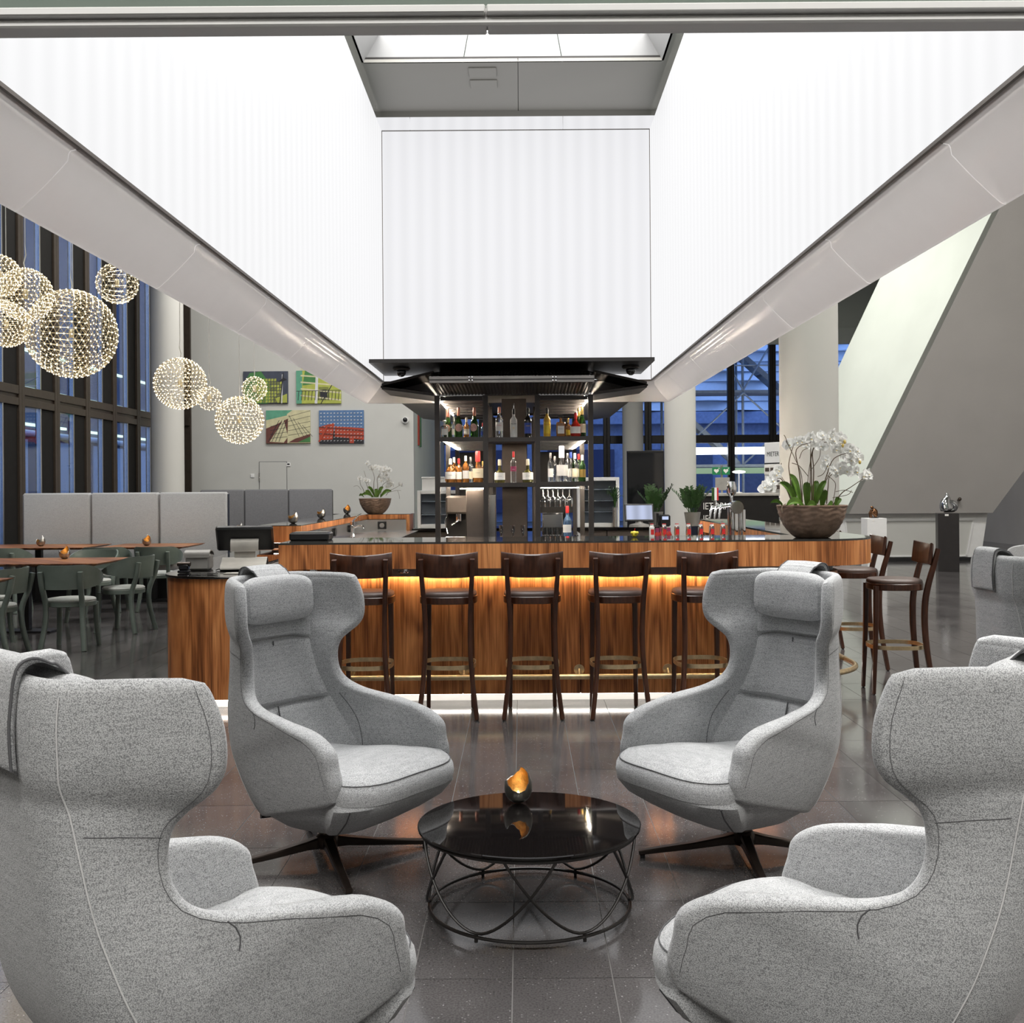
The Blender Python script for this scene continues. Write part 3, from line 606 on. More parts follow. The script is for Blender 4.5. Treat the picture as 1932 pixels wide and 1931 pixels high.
INN = [[CEN[i][j] + NRM[i][j] * RR[i][7] * .5 for j in range(nC)] for i in range(nR)]
def rim_ring(idx):
    """outward bulge rows round the open edge of the shell"""
    i, j = idx
    ii = i + (1 if i == 0 else -1 if i == nR - 1 else 0); jj = j + (1 if j == 0 else -1 if j == nC - 1 else 0)
    return (CEN[i][j] - CEN[ii][jj])
BORD = [(0, j) for j in range(nC)] + [(i, nC - 1) for i in range(1, nR)] + [(nR - 1, j) for j in range(nC - 2, -1, -1)] + [(i, 0) for i in range(nR - 2, 0, -1)]
def shell_mesh():
    m = MB(); m.grid(OUT); m.grid([r[::-1] for r in INN])
    rings = []
    for (i, j) in BORD:
        n = NRM[i][j]; d = rim_ring((i, j)); d = d - n * d.dot(n); d.normalize(); h = RR[i][7] * .5
        rings.append([OUT[i][j]] + [CEN[i][j] - n * (h * math.cos(a)) + d * (h * .85 * math.sin(a)) for a in (.5, 1.05, PI / 2, 2.1, 2.64)] + [INN[i][j]])
    m.grid(rings, True, False)
    return m
def weld(me, d=.0006):
    import bmesh
    bm = bmesh.new(); bm.from_mesh(me); bmesh.ops.remove_doubles(bm, verts=bm.verts, dist=d); bmesh.ops.recalc_face_normals(bm, faces=bm.faces); bm.to_mesh(me); bm.free()
    me.shade_smooth(); return me
def surf(S, fi, fj):
    i = min(int(fi), nR - 2); j = min(int(fj), nC - 2); a, b = fi - i, fj - j
    return (S[i][j] * (1 - a) * (1 - b) + S[i + 1][j] * a * (1 - b) + S[i][j + 1] * (1 - a) * b + S[i + 1][j + 1] * a * b)
def pad_mesh(r0, r1, jfun, thick, ni=14, nj=22, pw=.45):
    """upholstered pad lying on the inner surface between rows r0 and r1; jfun(t) gives the half width in columns"""
    rows = []
    for a in range(ni + 1):
        t = a / ni; fi = (r0 + (r1 - r0) * t) * NR; hw = jfun(t); row = []
        for b in range(nj + 1):
            q = b / nj * 2 - 1; fj = nC // 2 + q * hw
            e = (max(0, 1 - (2 * t - 1) ** 8) * max(0, 1 - q ** 8)) ** pw
            n = (surf(NRM, fi, fj)).normalized()
            row.append(surf(INN, fi, fj) + n * (thick * e - .006))
        rows.append(row)
    return MB().grid(rows)
def tube_on(S, pts, r, off):
    return MB().tube([surf(S, i * NR, j) + surf(NRM, i * NR, j).normalized() * off for i, j in pts], r, 6)
SEATS = [(.0, .0), (.34, .0), (.62, -.002), (.80, -.006), (.91, -.014), (.965, -.027), (.992, -.045), (1.0, -.070), (.99, -.096)]
def seat_outline(n=56):
    out = []
    for k in range(n):
        a = 2 * PI * k / n; c, s_ = math.cos(a), math.sin(a)
        x = .288 * math.copysign(abs(c) ** (.52 if s_ > 0 else .667), c)
        y = (.425 if s_ > 0 else .30) * math.copysign(abs(s_) ** .8, s_) + .07
        f = min(1, max(0, (y - .27) / .12)); out.append((x * (1 + .26 * f * f * (3 - 2 * f)), y))   # the nose swells in front of the arms
    return out
SO = seat_outline()
def seat_z(x, y): return .438 + .045 * max(0, y + .1) - .16 * max(0, y - .36) - .10 * abs(x) ** 2 * (1 if y < .3 else 1.3) - .02 * math.exp(-((y + .05) / .15) ** 2)
def seat_rows(lst):
    rows = []
    for s_, dz in lst:
        rows.append([(x * s_, .06 + (y - .06) * s_, seat_z(x * s_, .06 + (y - .06) * s_) + dz) for x, y in SO])
    return rows
def chair_parts(t):
    link('shell', weld(shell_mesh().mesh('shell', M['fab'])), t)
    c0 = nC // 2
    link('head_pad', weld(pad_mesh(.9, 6.1, lambda q: 12.3 - 1.2 * q, .032).mesh('head_pad', M['fab'])), t)
    link('back_pad', weld(pad_mesh(6.05, 10.05, lambda q: 10.4 + .8 * q, .036).mesh('back_pad', M['fab'])), t)
    link('lumbar_pad', weld(pad_mesh(9.95, 14.6, lambda q: 11.2 + 1.0 * q, .028).mesh('lumbar_pad', M['fab'])), t)
    # headrest pillow and its counterweight strap over the top
    ctr = surf(INN, 2.55 * NR, c0) + Vector((0, .056, .016)); rows = []
    for s_, d in ((.0, .044), (.5, .043), (.78, .038), (.92, .026), (1.0, .004), (1.0, -.008), (.92, -.03), (.6, -.042), (.0, -.042)):
        row = []
        for k in range(36):
            a = 2 * PI * k / 36; cx, sz = math.cos(a), math.sin(a); e = 2 / 4.2
            x = .188 * s_ * math.copysign(abs(cx) ** e, cx); z = .098 * s_ * math.copysign(abs(sz) ** e, sz)
            row.append((ctr.x + x, ctr.y + d + .9 * x * x - .05 * z, ctr.z + z))
        rows.append(row)
    pl = link('headrest_pillow', weld(MB().grid(rows, False, True).mesh('headrest_pillow', M['fab'])), t)
    top = surf(OUT, 0, c0)
    path = [(ctr.y + .02, ctr.z + .075), (ctr.y - .02, ctr.z + .115), (top.y + .055, top.z + .026), (top.y + .02, top.z + .040), (top.y - .012, top.z + .022), (surf(OUT, 1.2 * NR, c0).y - .014, 1.07), (surf(OUT, 2 * NR, c0).y - .013, 1.02), (surf(OUT, 3 * NR, c0).y - .012, .955)]
    P = cr([list(p) for p in path], 4); rows = []
    for i, (y, z) in enumerate(P):
        hw = .085 + .012 * (i / len(P)); rows.append([(-hw, y, z), (-hw * .98, y - .004, z + .004), (0, y - .007, z + .006), (hw * .98, y - .004, z + .004), (hw, y, z)])
    m = MB().grid(rows).grid([[(x, y + .010, z - .008) for x, y, z in r][::-1] for r in rows])
    for e in (0, 4):
        m.grid([[r[e], (r[e][0], r[e][1] + .010, r[e][2] - .008)] for r in rows])
    m.grid([[rows[-1][k] for k in range(5)], [(rows[-1][k][0], rows[-1][k][1] + .010, rows[-1][k][2] - .008) for k in range(5)]])
    link('strap', weld(m.mesh('strap', M['fab'])), pl)
    m = MB()
    for e in (-1, 1): m.tube([(e * (.087 + .012 * (i / len(P))), y - .002, z + .002) for i, (y, z) in enumerate(P)], .0028, 6)
    m.build('strap_piping', M['seam'], pl)
    # seams on the outside
    m = MB()
    for e in (0, nC - 1):
        s_ = 1 if e else -1
        m.tube([surf(OUT, i * NR, c0 + s_ * 8.4) - surf(NRM, i * NR, c0 + s_ * 8.4) * .0015 for i in [q * .35 for q in range(3, 48)]], .0018, 5)
    m.build('back_welt', M['stitch'], t)
    m = MB()
    for s_ in (-1, 1):
        m.tube([surf(OUT, 6.35 * NR, c0 + s_ * q) - surf(NRM, 6.35 * NR, c0 + s_ * q) * .0003 for q in [9 + k * .5 for k in range(0, 23)]], .0008, 4)
        m.tube([surf(OUT, (10.1 + (q - 20) * -.28) * NR, c0 + s_ * q) - surf(NRM, 10 * NR, c0 + s_ * q) * .0003 for q in (20, 18.5, 17, 16, 15.4)], .0016, 4)
        m.tube([surf(INN, (10.0 + q * .45) * NR, c0 + s_ * (14.6 - .26 * q)) + surf(NRM, (10 + q * .45) * NR, c0 + s_ * 14) * .0005 for q in range(0, 11)], .0016, 4)
        m.tube([surf(OUT, i * .5 * NR, c0 + s_ * 19.6) - surf(NRM, i * .5 * NR, c0 + s_ * 19.6) * .0003 for i in range(1, 33)], .0008, 4)
    m.tube([surf(INN, 6.25 * NR + k * .3, c0 + .25 - .0 * k) + surf(NRM, 6.4 * NR, c0) * .031 for k in range(6)], .003, 5)
    m.tube([surf(INN, 10.1 * NR + k * .5, c0 + .3) + surf(NRM, 11 * NR, c0) * (.026 if k < 1 else .0275) for k in range(14)], .0035, 5)
    m.build('seam', M['seam'], t)
    # seat
    link('seat_cushion', weld(MB().grid(seat_rows(SEATS), False, True).mesh('seat_cushion', M['fab'])), t)
    rim = seat_rows([(.985, -.094)])[0]; rows = [rim]
    for f, sx, sy, z in ((.25, 1.02, 1.0, .305), (.5, .96, .93, .262), (.7, .82, .78, .222), (.85, .62, .58, .178), (1.0, .36, .34, .145), (1, .0, .0, .14)):
        rows.append([(x * sx, .02 * f + (y - .06) * sy + .06 * (1 - f), z + (1 - f) * (rim[k][2] - .35) * .7 + .10 * (1 - f * .4) * max(0, y - .12) * (1 if sx > .1 else 0) * sy) for k, (x, y) in enumerate(SO)])
    pn = link('seat_pan', weld(MB().grid(rows[::-1], False, True).mesh('seat_pan', M['fab'])), t)
    m = MB(); m.tube([(x, y, z + .001) for x, y, z in seat_rows([(.967, -.026)])[0]], .0018, 5, closed=True)
    m.build('seat_seam', M['seam'], t)
    m = MB()
    for s_ in (-1, 1): m.tube([rows[q][8 if s_ > 0 else 20] for q in range(1, 6)], .003, 5)
    m.build('pan_seam', M['seam'], pn)
    # base
    MB().lathe([(.034, .07), (.031, .10), (.029, .135), (.031, .165), (.05, .172), (.05, .178)], 20).build('column', M['brmet'], t)
    MB().lathe([(.02, .045), (.042, .055), (.05, .075), (.046, .095), (.034, .108)], 20).build('hub', M['brmet'], t)
    m = MB(); m.tube([(.10, -.10, .165), (.17, -.13, .20), (.21, -.15, .205)], [.008, .008, .012], 8); m.build('tilt_lever', M['black'], t)
    for k in range(4):
        a = LEGA + k * PI / 2; d = Vector((math.cos(a), math.sin(a), 0))
        lg = MB().sweep([d * .02 + Vector((0, 0, .078)), d * .08 + Vector((0, 0, .070)), d * .2 + Vector((0, 0, .050)), d * .42 + Vector((0, 0, .022))], [.05, .042, .034, .026], [.05, .034, .026, .018]).build('leg', M['brmet'], t)
        MB().lathe([(.010, 0), (.011, .012)], 10, tuple(d * .405)).build('glide', M['black'], lg)
LEGA = math.radians(56)
CH = [  # x, y, facing angle (0 = +Y, positive turns left), label
    ('grey wing lounge chair before the till counter, its front turned to the table', -.785, 4.28, -125),
    ('grey wing lounge chair facing us below the big orchid bowl', .88, 4.28, 124),
    ('grey wing lounge chair with back strap, seen from outside, bottom corner under the pendants', -.745, 2.37, -43),
    ('grey wing lounge chair seen from outside, bottom corner on the sloping pier side', .81, 2.43, 52),
    ('grey wing lounge chair standing alone at the frame edge, beyond the bar stools', 2.74, 5.45, -84),
]
root = thing('lounge_chair', CH[0][0], 'lounge chair', (CH[0][1], CH[0][2], 0), math.radians(CH[0][3]), 'grey lounge chairs round the black table')
chair_parts(root)
for lab, x, y, a in CH[1:]: dup(root, (x, y, 0), math.radians(a), lab)
dup(root, (7.55, 15.5, 0), math.radians(30), 'far grey lounge chair of which only the top edge shows by the frame edge')

# ================================================================ COFFEE TABLE
CT = (.02, 3.77)
t = thing('coffee_table', 'round coffee table with black glass top on a curved wire base', 'coffee table', (CT[0], CT[1], .0065)); t.rotation_euler = (-.0165, 0, 0)   # tilt added so the top mirrors the bottle shelves
RT = .392
MB().lathe([(.0, .287), (RT - .004, .287), (RT, .290), (RT, .296), (RT - .003, .299), (.0, .299)], 96).build('glass_top', M['bglass'], t)
MB().tube([((RT - .016) * math.cos(2 * PI * k / 72), (RT - .016) * math.sin(2 * PI * k / 72), .279) for k in range(72)], .0075, 8, closed=True).build('top_ring', M['bmetal'], t)
MB().tube([(.352 * math.cos(2 * PI * k / 72), .352 * math.sin(2 * PI * k / 72), .016) for k in range(72)], .006, 8, closed=True).build('base_ring', M['bmetal'], t)
for q in range(6):
    a0 = math.radians(-60 + 60 * q); pts = []
    for k in range(25):
        s_ = k / 12 - 1; a = a0 + s_ * math.radians(43); z = .028 + .25 * abs(s_) ** 1.7; r = .352 + .022 * math.sin(abs(s_) * PI * .55) + .003 * abs(s_)
        pts.append((r * math.cos(a), r * math.sin(a), z))
    MB().tube(pts, .005, 8).build('wire_loop', M['bmetal'], t)
    MB().cyl((.352 * math.cos(a0), .352 * math.sin(a0), 0), (.352 * math.cos(a0), .352 * math.sin(a0), .028), .006, n=8).build('foot', M['bmetal'], t)

# ================================================================ EGG CANDLE HOLDERS
def egg_mesh(inner):
    """egg whose wall is cut along a sweeping crescent; the cut faces -Y"""
    n, m_ = 96, 26; H = .132; R0 = .051; rows = []
    def top(ph):   # share of the height at which each meridian ends; ph from -pi to pi, 0 = centre of the cut
        d = math.degrees(ph)
        pts = [(-180, .80), (-150, .66), (-120, .585), (-92, .59), (-66, .66), (-42, .53), (-20, .42), (5, .37), (28, .42), (50, .58), (72, .79), (100, .95), (130, 1.0), (158, .93), (180, .80)]
        for (a, va), (b, vb) in zip(pts, pts[1:]):
            if a <= d <= b:
                f = (d - a) / (b - a); f = f * f * (3 - 2 * f); return va + (vb - va) * f
        return .80
    def rad(s_): # egg radius at height share
        s_ = min(max(s_, 0), 1); th = math.acos(1 - 2 * s_); return R0 * math.sin(th) ** .9 * (1 + .10 * math.cos(th)) if 0 < s_ < 1 else 0
    k_ = .93 if inner else 1.0
    for i in range(m_ + 1):
        row = []
        for k in range(n):
            ph = -PI + 2 * PI * k / n; s_ = .012 + (top(ph) - .012) * (i / m_); r = rad(s_) * k_; a = ph - PI / 2
            row.append((r * math.cos(a), r * math.sin(a), (s_ - .012) * H * (1 if not inner else .985) + (.004 * (1 - i / m_) if inner else 0)))
        rows.append(row)
    return rows
EO, EI = egg_mesh(False), egg_mesh(True)
def egg_me(mat):
    m = MB(); m.grid(EO, False, True); m.grid([EO[-1], EI[-1]], False, True); n = len(EO[0]); m.f.append(tuple(range(n - 1, -1, -1))); m.m.append(0)
    return m.mesh('egg_shell', mat, 60)
em_d, em_s = egg_me(M['egg']), egg_me(M['silver'])
lm = MB().grid([r[::-1] for r in EI], False, True); lm.f.append(tuple(range(96))); lm.m.append(0); lm = lm.mesh('gold_lining', M['gold'], 60)
flame = MB().lathe([(.0, 0), (.005, .006), (.004, .012), (.0, .018)], 10, (0, 0, .024)).mesh('flame', emis('candle_flame', (1, .62, .26), 22), 60)
cndl = MB().lathe([(.018, .006), (.018, .022), (.0, .022)], 16).mesh('tea_light', M['whitep'], 40)
def egg(label, x, y, z, rz, mesh, sc=1.0, lit=True):
    o = thing('candle_holder', label, 'candle holder', (x, y, z), rz, 'egg candle holders'); o.scale = (sc,) * 3
    link('shell', mesh, o); tag(link('gold_lining', lm, o), 'glowing gold inside')
    c = link('tea_light', cndl, o)
    if lit: link('flame', flame, c)
    return o
egg('dark pewter egg candle holder glowing gold on the black glass coffee table', *(atz(978, 1517, .299) + Vector((0, 0, .0065))), math.radians(0), em_d, 1.02)

# ================================================================ BAR STOOLS (face +Y)
def stool_parts(t):
    m = MB(); P = []
    back = []                                                        # curved back rest
    for k in range(15):
        s_ = k / 7 - 1; x = .198 * s_; yb = -.232 - .012 + .050 * s_ * s_
        zt = 1.062 + .016 * s_ * s_; zb_ = .912 + .014 * s_ * s_ * s_ * s_
        back.append([(x, yb - .011, zb_ + .006), (x, yb - .020, (zt + zb_) / 2), (x, yb - .026, zt - .008), (x, yb - .018, zt), (x, yb - .008, zt - .002), (x, yb + .002, (zt + zb_) / 2), (x, yb + .010, zb_ + .004), (x, yb, zb_)])
    m.grid(back, False, True); n = len(back) * 8
    m.f += [tuple(range(8)), tuple(n - 1 - k for k in range(8))]; m.m += [0, 0]
    m.build('backrest', M['dwood'], t, smooth=50)
    for s_ in (-1, 1):
        P = cr([[s_ * .163, -.266, 1.035], [s_ * .160, -.240, .93], [s_ * .152, -.205, .80], [s_ * .145, -.180, .66], [s_ * .143, -.176, .50], [s_ * .150, -.186, .34], [s_ * .166, -.206, .17], [s_ * .186, -.230, .008]], 4)
        lg = MB().sweep(P, .030, [.030 + .012 * math.sin(PI * min(1, max(0, i / (len(P) - 1)))) for i in range(len(P))], (1, 0, 0)).build('leg', M['dwood'], t, smooth=50)
        MB().cyl((s_ * .186, -.230, 0), (s_ * .186, -.230, .01), .010, n=10).build('glide', M['black'], lg)
        lg = MB().sweep([(s_ * .142, .158, .77), (s_ * .145, .165, .4), (s_ * .150, .182, .006)], [.036, .032, .026], [.036, .032, .026], (1, 0, 0)).build('leg', M['dwood'], t)
        MB().cyl((s_ * .150, .182, 0), (s_ * .150, .182, .01), .010, n=10).build('glide', M['black'], lg)
    def rim(k, a=.188, b=.19):
        q = 2 * PI * k / 48; c, s_ = math.cos(q), math.sin(q); e = 2 / 2.8
        return (a * math.copysign(abs(c) ** e, c), b * math.copysign(abs(s_) ** e, s_) - .005)
    MB().prism([rim(k) for k in range(48)], .738, .785, .004).build('seat_frame', M['dwood'], t)
    rows = []
    for s_, z in ((1.0, .786), (1.005, .796), (.985, .806), (.93, .813), (.7, .818), (.3, .816), (0, .815)):
        rows.append([(x * s_, y * s_, z) for x, y in (rim(k, .183, .185) for k in range(48))])
    MB().grid(rows, False, True).build('seat_pad', M['leather'], t)
    ring = []
    for k in range(48):
        x, y = rim(k, .176, .192); ring.append([(x, y, .318), (x, y, .346), (x * .975, y * .975, .346), (x * .975, y * .975, .318)])
    MB().grid(ring, True, True).build('foot_ring', M['brass'], t)
root = None
names = ['nearest the till counter', 'second along the bar front from the till', 'middle of the five along the bar front', 'fourth along the bar front from the till', 'last along the bar front behind a lounge chair']
for k, u in enumerate((681, 842, 1004, 1168, 1332)):
    p = at(u, 1062, 6.83); lab = 'dark bar stool with brass foot ring, ' + names[k]; loc = (p.x, 7.045, 0)
    if root is None:
        root = thing('bar_stool', lab, 'bar stool', loc, 0, 'dark bar stools at the counter'); stool_parts(root)
    else: dup(root, loc, math.radians((-2, 1, 0, 2, 3)[k]), lab)
for k, (x, y, a, lab) in enumerate(((2.68, 7.72, 86, 'dark wooden bar stool at the rounded end of the bar, nearest of three'), (2.70, 8.75, 88, 'dark wooden bar stool at the bar side, half hidden behind the nearest one'), (2.68, 9.9, 90, 'dark wooden bar stool farthest along the bar side, mostly hidden'))):
    dup(root, (x, y, 0), math.radians(a), lab)
# ================================================================ BAR
def arc(cx, cy, r, a0, a1, n=10): return [(cx + r * math.cos(math.radians(a0 + (a1 - a0) * k / n)), cy + r * math.sin(math.radians(a0 + (a1 - a0) * k / n))) for k in range(n + 1)]
FY, PY_, BYY = 7.05, 7.36, 7.29
bar = thing('bar_counter', 'long walnut bar counter with glowing front panels and a rounded end', 'bar counter', (0, 0, 0))
outer = [(-1.60, FY)] + [(-1.60 + .25 * k, FY) for k in range(1, 15)] + arc(1.96, FY + .47, .47, -90, 0) + [(2.43, 9.5), (2.43, 11.7)]
MB().wallstrip(outer, .955, 1.118, .05).build('fascia', M['wood'], bar)
MB().wallstrip([(-1.555, 7.75), (-1.60, 7.75), (-1.60, 7.10)], .955, 1.118, .05).build('end_fascia', M['wood'], bar)
MB().prism(outer + [(1.95, 11.7), (1.95, 7.75), (-1.60, 7.75)], 1.118, 1.131).build('countertop', M['topglass'], bar, smooth=0)
MB().box(1.95, 2.0, 7.75, 11.7, 1.0, 1.1165).box(2.0, 2.38, 11.65, 11.7, .955, 1.1165).build('inner_edge', M['wood'], bar, smooth=0)
MB().box(-1.55, 1.95, 7.7, 7.75, .95, 1.1165).build('inner_edge', M['steel'], bar, smooth=0)
js = [-1.36, -.41, .40, 1.2, 1.88]
for a, b in zip(js, js[1:]): MB().box(a + .0015, b - .0015, PY_, PY_ + .03, .068, .885, .001).build('front_panel', M['wood'], bar, smooth=0)
MB().wallstrip([(1.8815, PY_)] + arc(1.88, PY_ + .39, .39, -88, 0) + [(2.27, 11.6)], .068, .885, .03).build('rounded_panel', M['wood'], bar)
MB().wallstrip([(-1.36, BYY)] + [(1.62, BYY)] + arc(1.65, BYY + .42, .42, -90, 0) + [(2.07, 11.6)], .884, .955, .034).build('service_band', M['band'], bar)
MB().box(-1.36, 1.75, BYY + .036, PY_ + .03, .906, .955).build('band_cover', M['black'], bar, smooth=0)
MB().box(-1.36, 1.75, BYY + .040, BYY + .064, .896, .902).build('led_strip', M['led'], bar, smooth=0)
MB().wallstrip([(-1.36, PY_ + .13)] + arc(1.88, PY_ + .39, .26, -90, 0) + [(2.14, 11.5)], 0, .10, .04).build('plinth', M['white'], bar)
MB().wallstrip([(-1.36, PY_ + .045)] + arc(1.88, PY_ + .39, .345, -90, 0) + [(2.225, 11.5)], .058, .066, .02).build('plinth_led', M['ledw'], bar)
MB().wallstrip([(-1.36, PY_ + .03), (1.88, PY_ + .03)] + arc(1.88, PY_ + .39, .36, -88, 0) + [(2.24, 11.5)], .068, .95, .1).build('core', M['black'], bar, smooth=0)
def hook(u):
    p = at(u, 1078, BYY - .0075); h = tag(thing('coat_hook', 'small pale double coat hook under the bar fascia, %s' % ('between the first two stools' if u > 700 else 'next to the till counter'), 'hook', p, 0, 'coat hooks on the bar'))
    MB().box(-.02, .02, 0, .006, -.014, .014, .002).build('plate', M['chrome'], h)
    for s_ in (-1, 1): MB().tube([(s_ * .008, 0, -.004), (s_ * .016, -.02, -.012), (s_ * .03, -.04, -.006), (s_ * .036, -.046, .012)], .004, 8).build('prong', M['chrome'], h)
hook(763); hook(590)
fr_ = thing('foot_rail', 'brass foot rail running along the bar and round its end', 'foot rail', (0, 0, 0))
RY, RZ = 7.285, .196
rp = [(-1.25, RY, RZ)] + [(-1.25 + .3 * k, RY, RZ) for k in range(1, 11)] + [(x, y, RZ) for x, y in arc(1.90, RY + .50, .50, -90, 0)] + [(2.40, 9, RZ), (2.40, 11, RZ)]
MB().tube(rp, .019, 14).build('rail', M['brass'], fr_)
for x in (-1.18, -.40, .39, 1.0, 1.60):
    k_ = MB().cyl((x, RY, RZ), (x, 7.349, .232), .013, n=12).build('bracket_stem', M['brass'], fr_)
    MB().cyl((x, 7.346, .232), (x, 7.3585, .232), .036, n=24).build('flange', M['brass'], k_)
MB().cyl((2.285, 7.95, .232), (2.40, 7.95, RZ), .014, n=12).build('bracket_stem', M['brass'], fr_)

# ---- till counter (lower desk on the open side) and the side counter
tc_ = thing('till_counter', 'low rounded walnut till counter with black glass top', 'counter', (0, 0, 0))
pth = [(-2.74, 10.4), (-2.66, 9.2), (-2.52, 7.72)] + arc(-2.06, 7.67, .455, 180, 270, 12) + [(-1.7, 7.215), (-1.37, 7.215)]
MB().wallstrip(pth, .068, .884, .04).build('front_panel', M['wood'], tc_)
MB().wallstrip([(p[0] + (.1 if k < 3 else .03), p[1] + (.10 if k > 3 else 0)) for k, p in enumerate(pth)], 0, .066, .03).build('plinth', M['white'], tc_)
MB().wallstrip([(p[0] + .03, p[1] + (.03 if k > 3 else 0)) for k, p in enumerate(pth)], .055, .064, .02).build('plinth_led', M['ledw'], tc_)
MB().prism([(p[0] - .01, p[1] - .012) for p in pth] + [(-1.37, 8.3), (-2.05, 8.3), (-2.05, 10.4)], .884, .900, .003).build('glass_top', M['bglass'], tc_, smooth=0)
MB().box(-1.64, -1.40, 7.80, 8.28, .902, .945).build('riser', M['wood'], tc_, smooth=0)
MB().box(-2.05, -2.01, 8.3, 10.4, .07, .88).box(-2.05, -1.37, 8.26, 8.3, .07, .88).build('inner_panel', M['board'], tc_, smooth=0)
sc_ = thing('side_counter', 'long walnut side counter reaching back to the small orchid bowl', 'counter', (0, 0, 0))
MB().box(-2.62, -2.18, 10.6, 15.65, 1.06, 1.124).box(-2.18, -1.58, 15.15, 15.65, 1.06, 1.124).build('worktop', M['wood'], sc_, smooth=0)
MB().box(-2.62, -2.18, 10.6, 15.65, 1.124, 1.131).box(-2.18, -1.58, 15.15, 15.65, 1.124, 1.131).build('glass_top', M['topglass'], sc_, smooth=0)
MB().box(-2.62, -2.18, 10.6, 10.65, .96, 1.06).box(-2.62, -2.57, 10.65, 15.65, .96, 1.06).build('fascia', M['wood'], sc_, smooth=0)
MB().box(-2.5, -2.22, 10.72, 15.6, 0, 1.06).box(-2.22, -1.62, 15.2, 15.6, 0, 1.06).build('carcass', M['board'], sc_, smooth=0)
MB().box(-1.64, -1.58, 15.15, 15.65, .7, 1.06).build('end_panel', M['wood'], sc_, smooth=0)
MB().box(-2.48, -2.24, 10.72, 10.74, .952, .958).build('led_strip', M['ledw'], sc_, smooth=0)
MB().box(-2.75, -1.95, 10.45, 10.62, .88, .905, .003).build('lower_ledge', M['wood'], sc_)
sk_ = thing('sink_counter', 'brushed steel sink counter inside the bar', 'sink counter', (0, 0, 0))
MB().box(-2.2, -1.45, 10.9, 15.1, .86, .90, .004).build('steel_top', M['steel'], sk_)
MB().box(-2.215, -2.19, 10.9, 15.1, .90, 1.055).box(-2.19, -1.62, 15.08, 15.1, .9, 1.055).build('splashback', M['steel'], sk_, smooth=0)
MB().box(-2.15, -1.47, 11.0, 15.0, 0, .86).build('cabinet', M['steel'], sk_, smooth=0)
for y in (11.6, 12.5, 13.6):
    o = MB().cyl((-2.19, y, .985), (-2.165, y, .985), .05, n=20).build('socket', M['black'], sk_)
o = MB().box(-2.02, -1.90, 15.055, 15.08, .92, 1.03, .006).build('socket', M['black'], sk_); MB().cyl((-1.96, 15.05, .975), (-1.96, 15.058, .975), .035, n=18).build('socket_ring', M['steel'], o)
f = tag(thing('faucet', 'chrome mixer tap standing on the steel sink counter', 'tap', (-2.0, 12.7, .9015)))
MB().lathe([(.03, 0), (.028, .03), (.022, .05), (.022, .15), (.03, .16), (.03, .2), (.0, .21)], 16).build('body', M['chrome'], f)
MB().tube([(.0, 0, .12), (.06, -.05, .15), (.13, -.1, .15), (.15, -.115, .12)], .012, 10).build('spout', M['chrome'], f); MB().tube([(0, 0, .2), (.06, .02, .27), (.10, .03, .29)], .008, 8).build('lever', M['chrome'], f)
bc = thing('back_counter', 'dark counter along the rear of the bar under the glass fridges', 'counter', (0, 0, 0))
MB().box(-1.55, 1.95, 15.15, 15.9, .88, .92, .004).build('worktop', M['bglass'], bc)
for k in range(5): MB().box(-1.5 + .68 * k, -.83 + .68 * k, 15.2, 15.85, 0, .878, .004).build('door', M['board'], bc)
bx = tag(MB().box(-.135, .135, -.10, .10, 0, .055, .01).box(-.12, .12, -.085, .085, .0545, .058).build('bar_caddy', M['black'], None, (-1.46, 7.45, 1.131)), 'low black box lying on the bar top at the till end', 'box')

# ---- central bottle rack
RX = (-.855, -.36, .174, .72); SH1, SH2, RTOP = 2.0, 1.535, 2.44
rk = thing('bottle_rack', 'tall dark steel bottle rack with lit shelves in the middle of the bar', 'bottle rack', (0, 0, 0))
for x in RX:
    for y in (11.0, 12.6, 14.4): MB().box(x - .026, x + .026, y - .026, y + .026, .9, RTOP).build('upright', M['rack'], rk, smooth=0)
for (x0, x1) in ((RX[0], RX[1]), (RX[2], RX[3])):
    for z in (SH1, SH2):
        sh = MB().box(x0 + .026, x1 - .026, 10.976, 14.4, z, z + .012).box(x0 + .026, x1 - .026, 10.974, 11.0, z - .034, z).build('shelf', M['rack'], rk, smooth=0); MB().box(x0 + .03, x1 - .03, 11.05, 14.38, z - .003, z - .0005).build('lining', M['steel'], sh, smooth=0)
        for k in range(11): MB().box(x0 + .03, x1 - .03, 11.1 + k * .3, 11.14 + k * .3, z - .02, z).build('rib', M['steel'], sh, smooth=0)
        xs = x0 + .032 if x0 < 0 else x1 - .044
        MB().box(xs, xs + .012, 11.03, 13.6, z - .016, z - .004).build('side_led', M['ledn'], sh, smooth=0)
        MB().box(x0 + .05, x1 - .05, 11.012, 11.044, z - .012, z - .004).build('front_led', M['ledn'], sh, smooth=0)
    for k in range(8): MB().box(x0 + .03, x1 - .03, 11.02 + k * .42, 11.10 + k * .42, RTOP - .05, RTOP - .01).build('top_bar', M['rack'], rk, smooth=0)
    MB().box(x0, x1, 10.98, 14.4, RTOP - .005, RTOP + .02).build('top_panel', M['steel'], rk, smooth=0)
    xs = x0 + .032 if x0 < 0 else x1 - .044
    MB().box(xs, xs + .012, 11.05, 13.0, RTOP - .07, RTOP - .058).build('top_led', M['ledn'], rk, smooth=0)
for z in (SH1, SH2): MB().box(RX[1] + .026, RX[2] - .026, 10.97, 11.42, z - .04, z + .006, .002).build('centre_shelf', M['rack'], rk)
